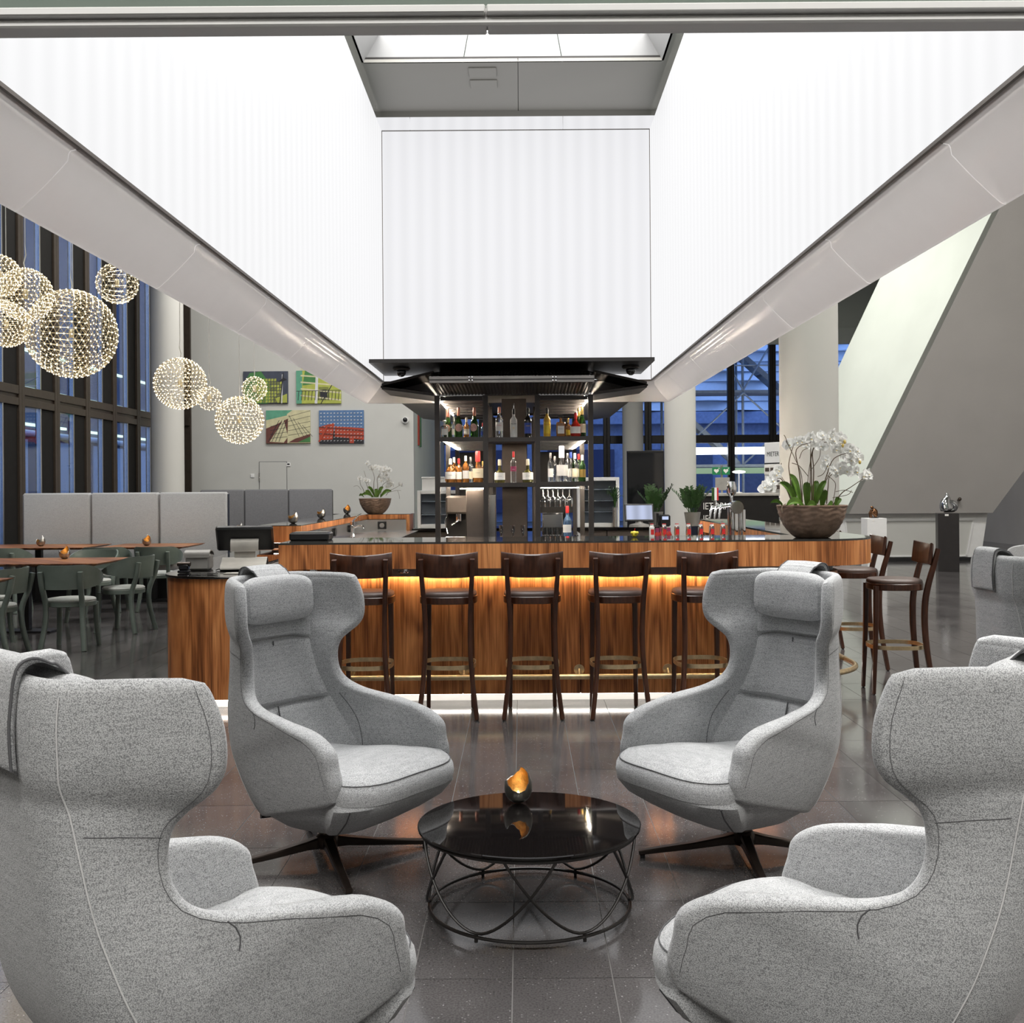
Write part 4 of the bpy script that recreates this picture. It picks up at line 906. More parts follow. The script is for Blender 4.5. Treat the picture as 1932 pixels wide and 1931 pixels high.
for (x0, x1) in ((RX[0], RX[1]), (RX[2], RX[3])): MB().box(x0 + .03, x1 - .03, 14.36, 14.37, 1.15, SH1 - .03).build('dark_sheet', M['bmetal'], rk, smooth=0)  # black sheets added to darken the view through the side bays
MB().box(-.20, .062, 11.43, 11.46, .9, RTOP).build('centre_board', M['board'], rk, smooth=0)
for y in (11.0, 14.4): MB().box(RX[0], RX[3], y - .02, y + .02, RTOP + .021, RTOP + .05).build('head_rail', M['rack'], rk, smooth=0)
MB().box(RX[0] - .03, RX[3] + .03, 10.95, 14.5, .86, .90, .003).build('worktop', M['bglass'], rk); MB().box(RX[0], RX[3], 11.0, 14.45, 0, .86).build('cabinet', M['board'], rk, smooth=0)
MB().box(-.57, -.365, 11.06, 11.09, .9, 1.47, .008).build('lower_board', M['board'], rk)
MB().box(-.345, -.27, 11.30, 11.36, .9, 1.42, .006).build('pale_post', M['steel'], rk)
MB().box(RX[2] + .03, RX[3] - .05, 11.08, 11.51, SH2 - .06, SH2 - .052).build('glass_hanger', M['steel'], rk, smooth=0); MB().box(RX[2] + .03, RX[3] - .10, 11.52, 11.54, SH2 - .058, SH2 - .048).build('hanger_led', M['ledn'], rk, smooth=0); MB().box(RX[0] + .2, RX[1] - .03, 11.52, 11.54, SH2 - .058, SH2 - .048).build('hanger_led', M['ledn'], rk, smooth=0)
cp = thing('bar_canopy', 'dark canopy over the bottle rack with folded ribbed shutters', 'canopy', (0, 0, 0))
MB().box(-1.455, 1.295, 10.3, 15.6, 2.70, 2.735).build('top_plate', M['bmetal'], cp, smooth=0)
MB().box(RX[0], RX[3], 11.3, 14.4, RTOP + .05, 2.70).build('neck', M['bmetal'], cp, smooth=0)
def ribbed(pts0, pts1, n, amp, nm, par):
    """corrugated plate between two edges (start, end), ribs across n"""
    a0, a1 = map(Vector, pts0); b0, b1 = map(Vector, pts1); nr = (a1 - a0).cross(b0 - a0).normalized(); rows = []
    for k in range(n * 4 + 1):
        f = k / (n * 4); o = nr * amp * (1, 1, -1, -1)[k % 4]; rows.append([a0.lerp(a1, f) + o, b0.lerp(b1, f) + o])
    m = MB().grid(rows); m.grid([[r[0] + nr * .02, r[1] + nr * .02] for r in rows[::-1]])
    return tag(m.build(nm, M['ribbed'], par, smooth=0), kind='stuff')
ff = MB().box(-.885, .72, 10.385, 10.415, 2.508, 2.575, .004).build('front_shutter_rail', M['rail'], cp)
MB().box(-.885, .72, 10.380, 10.39, 2.536, 2.546).build('rail_groove', M['bmetal'], ff, smooth=0)
ribbed((-.88, 10.42, 2.505), (.715, 10.42, 2.505), (-.85, 10.97, 2.44), (.70, 10.97, 2.44), 46, .006, 'lower_shutter', cp) if False else ribbed(((-.88, 10.42, 2.505), (.715, 10.42, 2.505)), ((-.85, 10.97, 2.445), (.70, 10.97, 2.445)), 46, .006, 'lower_shutter', cp)
ribbed(((-.88, 10.42, 2.58), (.715, 10.42, 2.58)), ((-.85, 11.0, 2.66), (.70, 11.0, 2.66)), 46, .006, 'upper_shutter', cp)
for u in (888, 1046):
    p = at(u, 715, 10.375); h = MB()
    for dx in (-.015, .015):
        for dz in (-.016, .016): h.ball((p.x + dx, 10.376, p.z + dz), .011, 8, 6)
    h.build('hinge', M['chrome'], ff)
for s_, xh, xt in ((-1, -.885, -1.41), (1, .75, 1.29)):
    d = [(xh, 10.9, 2.43), (xt, 10.9, 2.50), (xt, 15.5, 2.50), (xh, 15.5, 2.43)]
    MB().add(d + [(x, y, z + .028) for x, y, z in d], [(0, 1, 2, 3), (7, 6, 5, 4), (0, 4, 5, 1), (1, 5, 6, 2), (2, 6, 7, 3), (3, 7, 4, 0)]).build('side_shutter_lower', M['ribbed'], cp, smooth=0)
    d = [(xt, 10.9, 2.535), (xh, 10.9, 2.66), (xh, 15.5, 2.66), (xt, 15.5, 2.535)]
    MB().add(d + [(x, y, z + .025) for x, y, z in d], [(0, 1, 2, 3), (7, 6, 5, 4), (0, 4, 5, 1), (1, 5, 6, 2), (2, 6, 7, 3), (3, 7, 4, 0)]).build('side_shutter_upper', M['ribbed'], cp, smooth=0)
    MB().cyl((xt, 10.9, 2.525), (xt, 15.5, 2.525), .012, n=8).build('shutter_hinge', M['bmetal'], cp)
    q = at(757 if s_ < 0 else 1190, 690, 10.62); cm_ = thing('dome_camera', 'small dark dome camera under the canopy, ' + ('pendant lamp side' if s_ < 0 else 'big orchid side'), 'camera', (q.x, 10.62, 2.694), 0, 'canopy cameras')
    MB().lathe([(.085, 0), (.09, -.02), (.075, -.035)], 20).build('housing', M['bmetal'], cm_); MB().ball((0, 0, -.052), .048, 16, 10).build('dome', M['screen'], cm_)

# ---- bottles: kind, pixel column, height in metres, colours
GL = dict(c=M['cglass'], g=M['gglass'], w=mk('white_glass', (.75, .74, .70), .25), k=mk('dark_glass', (.02, .018, .015), .05, var=.2), a=mk('amber_spirit', (.55, .22, .05), .05, trans=.6), y=mk('yellow_bottle', (.62, .36, .04), .3), o=mk('olive_glass', (.10, .085, .02), .06, trans=.3), b=mk('blue_glass', (.25, .45, .75), .04, trans=.8), r=mk('red_liqueur', (.45, .03, .02), .06, trans=.3))
LB = dict(w=M['whitep'], p=mk('pink_label', (.72, .42, .36), .5), y=mk('yellow_label', (.75, .55, .05), .5), k=M['blackp'], r=M['red'], c=mk('cream_label', (.78, .68, .50), .5), b=mk('blue_label', (.05, .10, .45), .5), m=mk('maroon_label', (.28, .04, .10), .5), g=mk('gold_foil', (.70, .46, .14), .3, .8), n=mk('pink_foil', (.55, .22, .15), .35, .4), s=M['silver'])
PROF = dict(
    champ=[(.0, 0), (.040, 0), (.043, .01), (.043, .12), (.038, .16), (.022, .20), (.015, .24), (.0145, .30), (.0, .30)],
    spirit=[(.0, 0), (.035, 0), (.037, .008), (.037, .17), (.034, .19), (.016, .215), (.013, .23), (.013, .28), (.0, .28)],
    slim=[(.0, 0), (.029, 0), (.031, .008), (.031, .20), (.026, .225), (.012, .25), (.011, .30), (.0, .30)],
    round=[(.0, 0), (.045, 0), (.055, .02), (.056, .07), (.045, .12), (.022, .15), (.014, .17), (.014, .22), (.0, .22)],
    flare=[(.0, 0), (.048, 0), (.056, .03), (.050, .08), (.030, .15), (.016, .21), (.014, .25), (.022, .29), (.0, .29)],
    bell=[(.0, 0), (.05, 0), (.053, .01), (.052, .07), (.040, .10), (.018, .12), (.015, .15), (.015, .20), (.0, .20)])
def bottle(kind, x, y, z, h, body, cap, lab, label, lh=(.2, .5), lw=1.02, lettering=None, group='bottles on the rack', pourer=False, round_label=False, name='bottle'):
    o = thing(name, label, 'bottle', (x, y, z), random.uniform(-.3, .3) if not lettering else 0, group)
    if kind == 'square':
        w = h * .19; MB().box(-w, w, -w * .6, w * .6, 0, h * .62, .010).build('body', GL[body], o); MB().lathe([(w * .38, h * .61), (w * .30, h * .68), (w * .26, h * .80), (.0, h * .80)], 14).build('neck', GL[body], o)
        MB().box(-w * .55, w * .55, -w * .42, w * .42, h * .80, h * .9, .004).build('stopper', LB[cap], o)
        if lab: MB().box(-w * .72, w * .72, -w * .6 - .003, -w * .6 - .0005, h * .14, h * .46).build('label_print', LB[lab], o, smooth=0)
        r = w
    else:
        p = PROF[kind]; k = h / (p[-1][1] + .02); pr = [(r_ * k ** .7, z_ * k) for r_, z_ in p]; r = max(q[0] for q in pr)
        MB().lathe(pr, 20).build('body', GL[body], o); zt = pr[-2][1]; rt = pr[-2][0]
        cs = zt - (.085 * k if kind in ('champ', 'flare') else .04 * k)
        MB().lathe([(rt * 1.12, cs), (rt * 1.16, cs + .01), (rt * 1.1, zt + .012), (rt * .9, zt + .02), (.0, zt + .02)], 14).build('cap', LB[cap], o)
        if pourer: MB().tube([(0, 0, zt), (0, 0, zt + .05), (.004, 0, zt + .075)], [.008, .006, .003], 8).build('pourer', M['chrome'], o)
        if lab:
            rr = max(r_ for r_, z_ in pr if z_ < h * lh[1]) * lw; z0, z1 = h * lh[0], h * lh[1]; rows = []
            if round_label:
                c0 = (z0 + z1) / 2; q = (z1 - z0) / 2; rows = [[(rr * math.sin(q * s_ * math.cos(a) / rr), -rr * math.cos(q * s_ * math.cos(a) / rr), c0 + q * s_ * math.sin(a)) for a in [2 * PI * t_ / 24 for t_ in range(24)]] for s_ in (0.001, .5, 1)]; MB().grid(rows, False, True).build('label_print', LB[lab], o)
            else:
                MB().grid([[(rr * math.sin(a), -rr * math.cos(a), zz) for a in [-1.25 + 2.5 * t_ / 12 for t_ in range(13)]] for zz in (z0, z1)]).build('label_print', LB[lab], o)
    if lettering:
        for (tx, sz, fz, mt) in lettering: text('lettering', tx, sz, mt, o, (0, -r * 1.06 if kind != 'square' else -r * .6 - .0045, h * fz), FACE, .0006)
    return o
def bx_(u, Y): return (u - PPX) * Y / FPX
T1, T2 = SH1 + .013, SH2 + .013; C1, C2 = SH1 + .007, SH2 + .007
Y0 = 11.16
for a in [('square', 839.5, Y0 - .04, T1, .20, 'c', 's', 'w', 'cut clear square decanter at the pendant end of the top shelf'),
          ('champ', 846, Y0 + .15, T1, .315, 'g', 'n', 'p', 'green champagne bottle half behind the square decanter, pink foil'),
          ('champ', 866, Y0, T1, .315, 'g', 'n', 'p', 'green pink-foil champagne bottle with round label, second from the decanter'),
          ('champ', 896, Y0, T1, .315, 'g', 'n', 'p', 'green pink-foil champagne bottle with round label beside the central bay'),
          ('spirit', 881, Y0 + .2, T1, .22, 'a', 'c', 'w', 'small pale bottle standing between the two champagne bottles'),
          ('slim', 913 - 2, Y0 + .1, T1, .15, 'b', 'r', 'b', 'tiny blue bottle with red cap next to the rack upright'),
          ('slim', 857, Y0 + .35, T1, .24, 'c', 's', 'w', 'clear bottle deep on the top shelf behind the champagne')]:
    bottle(a[0], bx_(a[1], a[2]), a[2], a[3], a[4], *a[5:8], a[8], lh=(.2, .46), round_label=a[0] == 'champ')
for a in [('spirit', 943, C1, .325, 'c', 'n', 'w', 'clear spirit bottle with white label on the centre top shelf', (.22, .5), [('VODKA', .012, .40, M['red'])], False),
          ('spirit', 970, C1, .305, 'w', 'k', None, 'white coconut liqueur bottle with pourer on the centre top shelf', (.2, .5), [('MALIBU', .017, .47, M['blackp']), ('*', .05, .30, LB['g'])], True),
          ('spirit', 997, C1, .31, 'k', 'k', 'b', 'dark rum bottle with yellow printed band on the centre top shelf', (.14, .5), [('PUSSER', .014, .39, LB['y'])], False),
          ('bell', 943, C2, .245, 'o', 'c', 'w', 'olive bell shaped bottle with white label, centre lower shelf, near the pendants', (.12, .42), [('LIQUEUR', .010, .27, M['blackp'])], False),
          ('slim', 969, C2, .325, 'c', 'r', 'm', 'clear slim bottle with red cap in the middle of the centre lower shelf', (.36, .52), [('VODKA', .009, .42, M['whitep'])], False),
          ('bell', 996, C2, .245, 'o', 'c', 'w', 'olive bell shaped bottle with white label, centre lower shelf, near the taps', (.12, .42), [('LIQUEUR', .010, .27, M['blackp'])], False)]:
    bottle(a[0], bx_(a[1], Y0 - .02), Y0 - .02, a[2], a[3], *a[4:7], a[7], lh=a[8], lettering=a[9], pourer=a[10], group='bottles on the centre shelves')
for a in [('spirit', 1033, Y0, T1, .305, 'y', 'k', 'y', 'yellow labelled dark liqueur bottle on the top shelf, taps side'),
          ('square', 1059, Y0, T1, .25, 'a', 'k', 'w', 'square amber bottle with white label and dark stopper'),
          ('spirit', 1073, Y0 + .15, T1, .20, 'a', 'g', 'y', 'small amber bottle behind the square amber bottle'),
          ('round', 1087, Y0 - .03, T1, .25, 'r', 'r', 'w', 'squat red necked liqueur bottle with white label'),
          ('champ', 1093, Y0 + .25, T1, .32, 'g', 'g', 'c', 'gold foil champagne bottle, rear one of the pair at the rack end'),
          ('champ', 1099, Y0 + .05, T1, .325, 'g', 'g', 'c', 'gold foil champagne bottle, front one of the pair at the rack end')]:
    bottle(a[0], bx_(a[1], a[2]), a[2], a[3], a[4], *a[5:8], a[8], lh=(.12, .52) if 'yellow' in a[8] else (.14, .42), lettering=[('KAHLUA', .014, .42, M['red'])] if 'yellow' in a[8] else [('DISARONNO', .008, .33, M['blackp'])] if a[0] == 'square' else None)
for a in [('round', 850, Y0, T2, .25, 'a', 'c', 'w', 'round cognac bottle with white label at the pendant end of the lit shelf'),
          ('spirit', 857, Y0 + .3, T2, .27, 'a', 'c', 'c', 'pale capped whisky bottle behind the round cognac bottle'),
          ('spirit', 866, Y0 + .12, T2, .25, 'a', 'r', 'w', 'red capped amber bottle between cognac and brandy'),
          ('spirit', 879, Y0 - .02, T2, .275, 'a', 'c', 'w', 'tall brandy bottle with large cream label on the lit shelf'),
          ('slim', 888, Y0 + .3, T2, .27, 'c', 's', 'c', 'slim clear bottle just behind the tall brandy bottle'),
          ('flare', 902, Y0, T2, .325, 'a', 'r', 'c', 'flared brandy decanter with red neck on the lit shelf'),
          ('slim', 911, Y0 + .3, T2, .22, 'a', 'g', 'c', 'short amber bottle behind the flared decanter')]:
    bottle(a[0], bx_(a[1], a[2]), a[2], a[3], a[4], *a[5:8], a[8], lh=(.14, .44), lettering=[('COGNAC', .011, .30, M['blackp'])] if a[0] in ('round', 'flare') else None)
for a in [('slim', 1039, Y0, T2, .30, 'c', 's', 'w', 'clear gin bottle with pale label, first on the lit shelf taps side'),
          ('flare', 1060, Y0 - .03, T2, .375, 'c', 'w', 'w', 'tall clear flared decanter with white neck on the lit shelf'),
          ('slim', 1071, Y0 + .17, T2, .30, 'c', 's', 'w', 'clear gin bottle behind the tall flared decanter'),
          ('spirit', 1077, Y0 + .33, T2, .32, 'c', 'b', 'w', 'clear bottle with blue cap on the lit shelf'),
          ('spirit', 1085, Y0 + .1, T2, .30, 'c', 'w', 'c', 'pale capped clear bottle beside the green bottles'),
          ('spirit', 1092, Y0 + .25, T2, .295, 'g', 'r', 'w', 'green bottle with red cap on the lit shelf'),
          ('spirit', 1099, Y0 - .02, T2, .275, 'g', 'w', 'g', 'green bottle with white cap at the rack end'),
          ('slim', 1047, Y0 + .25, T2, .27, 'c', 's', None, 'unlabelled clear bottle deep behind the first gin bottle')]:
    bottle(a[0], bx_(a[1], a[2]), a[2], a[3], a[4], *a[5:8], a[8], lh=(.16, .46))
bottle('spirit', bx_(1070, 11.1), 11.1, .9015, .40, 'b', 'r', 'w', 'blue gin bottle with red cap standing on the rack worktop', lh=(.3, .5))
# stemware hanging under the lit shelf, glasses and tools on the worktop
wine = MB().lathe([(.0, .0), (.034, .0), (.034, -.003), (.005, -.008), (.004, -.075), (.012, -.085), (.034, -.11), (.039, -.14), (.031, -.19), (.0295, -.19), (.037, -.14), (.032, -.112), (.0, -.09)], 16).mesh('wine_glass', M['cglass'], 60)
k = 0
for y in (11.2, 11.38):
    for u in (1024, 1033, 1043, 1052, 1062, 1074):
        k += 1; o = link('wine_glass', wine, None, (bx_(u, 11.2) + .01 * (y > 11.3), y + .08 * (k % 2), SH2 - .061)); tag(o, 'wine glass hanging under the lit shelf, %s row, %s from the central bay' % ('front' if y < 11.3 else 'rear', ['first', 'second', 'third', 'fourth', 'fifth', 'sixth'][(k - 1) % 6]), 'glass', 'hanging wine glasses')
tum = MB().lathe([(.0, 0), (.023, 0), (.0262, .085), (.025, .085), (.022, .006), (.0, .006)], 16).mesh('tumbler', M['cglass'], 60)
wd_ = ['first', 'second', 'third', 'fourth', 'fifth', 'sixth', 'seventh']
for z in (.9015, .988):
    for i, u in enumerate((1026, 1036, 1046, 1056, 1066, 1078, 1086)):
        for y in (11.12, 11.24):
            if z > .95 and u > 1075: continue
            if u in (1066, 1078): continue
            o = link('tumbler', tum, None, (bx_(u, 11.2), y, z)); tag(o, 'clear tumbler on the rack worktop, %s layer, %s row, %s from the central bay' % ('upper' if z > .95 else 'lower', 'front' if y < 11.2 else 'rear', wd_[i]), 'glass', 'tumblers on the rack worktop')
jig = MB().lathe([(.0, .2), (.022, .2), (.022, .14), (.011, .105), (.020, .06), (.024, .0), (.0, .0)], 16).mesh('jigger', M['chrome'], 60)
for u, l in ((945, 'steel jigger on the rack worktop, nearest the lower board'), (967, 'steel jigger on the rack worktop, middle of three'), (986, 'steel jigger on the rack worktop, nearest the tumblers')):
    o = link('jigger', jig, None, (bx_(u, 11.08), 11.08, .9015)); tag(o, l, 'jigger', 'jiggers')
o = thing('steel_bin', 'small brushed steel container behind the tumblers', 'container', (bx_(1042, 11.7), 11.7, .9015)); MB().box(-.11, .11, -.08, .08, 0, .30, .008).build('body', M['steel'], o); MB().box(-.115, .115, -.085, .085, .30, .312, .003).build('rim', M['chrome'], o)
cf = thing('coffee_machine', 'dark coffee machine with chrome levers behind the rack', 'coffee machine', (-.72, 12.0, .9015))
MB().box(-.12, .14, -.1, .3, .30, .50, .02).build('head', M['board'], cf); MB().box(-.12, .14, .1, .3, 0, .30, .01).build('body', M['bmetal'], cf); MB().box(-.12, .14, -.15, .3, 0, .05, .008).build('drip_tray', M['steel'], cf)
MB().lathe([(.03, .22), (.03, .30)], 14, (.02, -.02, 0)).build('brew_group', M['chrome'], cf); MB().tube([(.02, -.04, .23), (-.02, -.2, .2), (-.05, -.26, .18)], .012, 10).build('lever', M['chrome'], cf); MB().tube([(-.1, -.05, .3), (-.13, -.08, .22), (-.10, -.1, .08)], .006, 8).build('steam_pipe', M['chrome'], cf)

# ---- rear: glass fridges, till, plants
def fridge(x0, x1, z1, lab, shelves):
    o = thing('display_fridge', lab, 'display fridge', (x0, 15.25, .92)); w = x1 - x0; h = z1 - .92; f = MB()
    for a in (0, w - .05): f.box(a, a + .05, 0, .03, 0, h, .004)
    f.box(.05, w - .05, 0, .03, 0, .06, .004).box(.05, w - .05, 0, .03, h - .05, h, .004); f.build('door_frame', M['white'], o)
    MB().box(0, w, .47, .5, 0, h).box(0, .02, .03, .47, 0, h).box(w - .02, w, .03, .47, 0, h).box(.02, w - .02, .03, .47, 0, .03).box(.02, w - .02, .03, .47, h - .03, h).build('cabinet', M['white'], o, smooth=0)
    MB().box(.05, w - .05, .012, .018, .06, h - .05).build('glass_door', M['glass'], o, smooth=0)
    for q in shelves: MB().box(.022, w - .022, .04, .46, h * q, h * q + .012).build('shelf', M['steel'], o, smooth=0)
    MB().cyl((w - .03, -.02, h * .35), (w - .03, -.02, h * .65), .008, n=8).build('handle', M['chrome'], o)
    return o
fridge(-1.48, -.55, 1.46, 'white framed glass fridge half hidden by the rack, pendant side', (.35, .7)); fridge(.80, 1.40, 1.63, 'white framed tall glass fridge beside the till screen', (.3, .52, .75))
o = thing('storage_box', 'small white box stacked on the glass fridge', 'box', (-1.26, 15.5, 1.46)); MB().box(-.16, .16, -.15, .15, 0, .17, .006).build('body', M['white'], o); MB().box(-.165, .165, -.155, .155, .17, .195, .005).build('lid', M['white'], o)
o = thing('till_screen', 'small touch screen till showing a bright picture, on the back counter', 'till', (bx_(1207, 15.25), 15.25 + .1, .92), 0)
MB().lathe([(.15, 0), (.14, .03), (.06, .05), (.04, .09), (.0, .09)], 20).build('foot', M['grey'], o)
m = MB().box(-.21, .21, -.015, .015, -.13, .13, .008); R_ = Matrix.Translation((0, 0, .2)) @ Matrix.Rotation(math.radians(-18), 4, 'X'); hd = m.xf(R_).build('housing', M['black'], o)
MB().box(-.185, .185, -.018, -.0155, -.105, .105).xf(R_).build('screen', emis('till_picture', (.55, .62, .85), .9, .3, .18, 0), hd, smooth=0)
o = thing('desk_phone', 'dark desk phone with lit display beside the till screen', 'phone', (bx_(1254, 15.3), 15.35, .92)); MB().box(-.08, .08, -.06, .08, 0, .17, .02).build('body', M['black'], o); MB().box(-.04, .05, -.064, -.0605, .10, .145).build('display', emis('phone_display', (.6, .7, 1), .9), o, smooth=0); MB().tube([(-.10, -.02, .02), (-.105, -.02, .1), (-.10, -.02, .19)], [.02, .014, .02], 10).build('handset', M['black'], o)
def frond(m, p, d, L, n, lw, droop=.25):
    """pinnate stem with paired leaflets"""
    d = Vector(d).normalized(); pts = [Vector(p) + d * L * t - Vector((0, 0, droop * L * t * t)) for t in [k / n for k in range(n + 1)]]
    m.tube(pts, [.006 * (1 - .7 * k / n) for k in range(n + 1)], 5); side = d.cross(Vector((0, 0, 1))).normalized() if abs(d.z) < .98 else Vector((1, 0, 0))
    for k in range(2, n + 1):
        for s_ in (-1, 1):
            q = (side * s_ + d * .5 + Vector((0, random.uniform(-.3, .3), random.uniform(-.05, .35)))).normalized(); l = lw * (1 - .5 * abs(k / n - .5)); w = q.cross(d).cross(q).normalized() * l * .24; a = pts[k]
            m.add([a, a + q * l * .45 + w, a + q * l, a + q * l * .45 - w, a + q * l * .45 + Vector((0, 0, .01))], [(0, 1, 4), (1, 2, 4), (2, 3, 4), (3, 0, 4)])
def zz(label, x, y, z, h, seed, n=11):
    random.seed(seed); o = thing('potted_plant', label, 'plant', (x, y, z)); MB().lathe([(.0, 0), (.09, 0), (.12, .2), (.105, .2), (.1, .17), (.0, .17)], 20).build('pot', M['grey'], o)
    for k in range(n):
        a = 2 * PI * k / n + random.uniform(-.3, .3); m = MB(); t_ = random.uniform(.15, .6)
        frond(m, (math.cos(a) * .04, math.sin(a) * .04, .17), (math.cos(a) * t_, math.sin(a) * t_ * .6, 1), h * random.uniform(.65, 1.0), 9, .10); m.build('frond', M['fern'], o, smooth=0)
zz('bushy green foliage plant behind the till screen', bx_(1236, 15.75), 15.78, .9215, .62, 3); zz('dark green foliage plant in front of the round column', bx_(1306, 15.4), 15.40, .9215, .55, 5, 13)
random.seed(9); o = thing('grass_plant', 'slender grassy plant in a steel vase beside the glass fridge', 'plant', (1.33, 15.205, .9215)); MB().lathe([(.0, 0), (.035, 0), (.04, .28), (.036, .28), (.032, .02), (.0, .02)], 18).build('vase', M['steel'], o)
for k in range(16):
    a = random.uniform(-2.4, -.7); L = random.uniform(.2, .38); MB().sweep(cr([[0, 0, .26], [.04 * math.cos(a), .04 * math.sin(a), .26 + L * .6], [.14 * math.cos(a), .12 * math.sin(a), .26 + L * .9], [.17 * math.cos(a), .15 * math.sin(a), .26 + L * .75]], 3), [.012, .013, .014, .014, .014, .012, .011, .009, .006, .002], .002).build('blade', M['fern'], o)

# ---- beer tap, small bottles and glasses along the bar
tp = at(1383, 1010, 8.35); o = thing('beer_tap', 'chrome beer tap tower with striped handle behind the bar', 'beer tap', (tp.x, 8.35, .9015))
MB().lathe([(.06, 0), (.06, .02), (.042, .03), (.042, .42)], 24).build('column', M['chrome'], o); MB().lathe([(.03, 0), (.03, .40)], 20, (.075, .03, 0)).build('side_column', M['chrome'], o)
MB().cyl((.02, -.075, .42), (.02, .05, .42), .05, n=28).build('head', M['chrome'], o); MB().cyl((.02, -.085, .42), (.02, -.074, .42), .046, n=28).build('disc', M['steel'], o)
MB().cyl((0, -.02, .44), (-.17, -.04, .42), .014, n=12).build('arm', M['chrome'], o)
for q in range(3): MB().tube([(-.10 - .035 * q, -.05, .425), (-.115 - .035 * q, -.08, .40), (-.125 - .035 * q, -.085, .33)], [.010, .010, .007], 10).build('spout', M['chrome'], o)
h_ = MB().cyl((-.145, -.04, .43), (-.145, -.04, .475), .012, n=12).build('handle', M['chrome'], o)
for q, mt in enumerate(('fern', 'whitep', 'red')): MB().lathe([(.026, 0), (.026, .10), (.0, .10)] if q == 1 else [(.0265, .0), (.0265, .10)], 20, (-.145, -.04, .475)).build('handle_stripe', M[mt], h_) if q == 1 else MB().grid([[(-.145 + .0268 * math.cos(a), -.04 + .0268 * math.sin(a), z) for a in [(PI * (1.0 if q == 0 else 1.62)) + .38 * PI * t_ / 6 for t_ in range(7)]] for z in (.476, .574)]).build('handle_stripe', M[mt], h_)
MB().lathe([(.012, .46), (.014, .50), (.036, .53), (.040, .57), (.028, .62), (.0, .625)], 20, (-.012, -.01, 0)).build('second_handle', M['chrome'], o)
random.seed(21); wd = ['first', 'second', 'third', 'fourth', 'fifth', 'sixth', 'seventh']
for k, u in enumerate((1230, 1253, 1277, 1299, 1322, 1343, 1364)):
    p = at(u, 1009, 7.62); o = thing('small_bottle', 'tiny red labelled bottle on the bar, %s in the row from the yellow ornament' % wd[k], 'bottle', (p.x, 7.62, 1.131), 0, 'row of tiny bottles on the bar')
    MB().lathe([(.0, 0), (.019, 0), (.0195, .03), (.019, .066), (.012, .074), (.0, .074)], 14).build('body', GL['c' if k else 'w'], o); MB().lathe([(.0135, .072), (.0135, .088), (.0, .088)], 12).build('cap', LB['w'], o); MB().lathe([(.0138, .086), (.0138, .091), (.0, .091)], 12).build('cap_ring', M['red'], o)
    MB().grid([[(.0202 * math.sin(a), -.0202 * math.cos(a), z) for a in [-.5 + 1.3 * t_ / 6 for t_ in range(7)]] for z in (.014, .052)]).build('label_print', M['red'], o)
for k, u in enumerate((1240, 1248, 1256, 1262)):
    y = 8.0 + .12 * (k % 2); p = at(u, 1000, y); o = thing('juice_bottle', 'dark red juice bottle behind the tiny bottles, %s from the yellow ornament' % wd[k], 'bottle', (p.x, y, .99), 0, 'dark red juice bottles'); MB().lathe([(.0, 0), (.022, 0), (.023, .13), (.012, .16), (.0, .16)], 14).build('body', GL['r'], o); MB().lathe([(.0135, .155), (.0135, .185), (.0, .185)], 12).build('cap', LB['m'], o)
rail = tag(MB().box(.75, 1.93, 7.80, 8.9, .86, .90, .004).box(.75, 1.93, 7.85, 8.85, 0, .86).build('under_counter', M['steel']), 'steel work counter behind the bar carrying taps and glasses', 'counter')
p = at(1197, 1005, 7.55); o = thing('yellow_ornament', 'small yellow blob ornament with a red stick on the bar', 'ornament', (p.x, 7.55, 1.131)); mt = mk('lemon_yellow', (.75, .62, .06), .5)
m = MB().ball((0, 0, .022), .022, 12, 8)
for a in range(5): m.ball((.02 * math.cos(a * 1.26), .02 * math.sin(a * 1.26), .03), .011, 8, 6)
m.build('body', mt, o); MB().cyl((0, 0, .04), (.004, 0, .062), .002, n=6).build('stick', M['red'], o)
tb = MB().lathe([(.0, .075), (.024, .075), (.030, 0), (.0285, 0), (.0225, .069), (.0, .069)], 14).mesh('upturned_glass', M['cglass'], 60)
nth = ['first', 'second', 'third', 'fourth', 'fifth', 'sixth', 'seventh', 'eighth', 'ninth']
for i in range(2):
    for j in range(9):
        x, y = 1.80 + .070 * i, 8.08 + .09 * j
        o = link('upturned_glass', tb, None, (x, y, 1.0025)); tag(o, 'upturned glass on the tap tray, %s row from the bar front, %s from the tap' % (nth[j], nth[i]), 'glass', 'upturned glasses by the taps')
tag(MB().box(1.765, 1.905, 8.03, 8.84, .9015, 1.0, .006).box(1.76, 1.91, 8.02, 8.85, .995, 1.002).build('glass_tray', M['steel']), 'steel glass tray by the taps', 'tray')
# ================================================================ TILL EQUIPMENT ON THE LOW COUNTER
o = thing('cash_register', 'black touch till seen from behind on a curved taupe stand', 'till', (-2.03, 7.86, .9012), math.radians(8))
def sheet(m, prof, x0, x1, th=.008):
    P = cr([list(p) for p in prof], 5); rows = [[(x0, y, z), (x1, y, z)] for y, z in P]; m.grid(rows); m.grid([[(r[1][0], r[1][1] + .001, r[1][2] - th), (r[0][0], r[0][1] + .001, r[0][2] - th)] for r in rows])
    for e in (0, 1): m.grid([[r[e], (r[e][0], r[e][1] + .001, r[e][2] - th)] for r in rows])
    m.grid([[rows[0][0], rows[0][1]], [(rows[0][0][0], rows[0][0][1], rows[0][0][2] - th), (rows[0][1][0], rows[0][1][1], rows[0][1][2] - th)]])
    return m
MB().box(-.17, .17, -.10, .12, 0, .012, .004).build('foot_plate', M['black'], o)
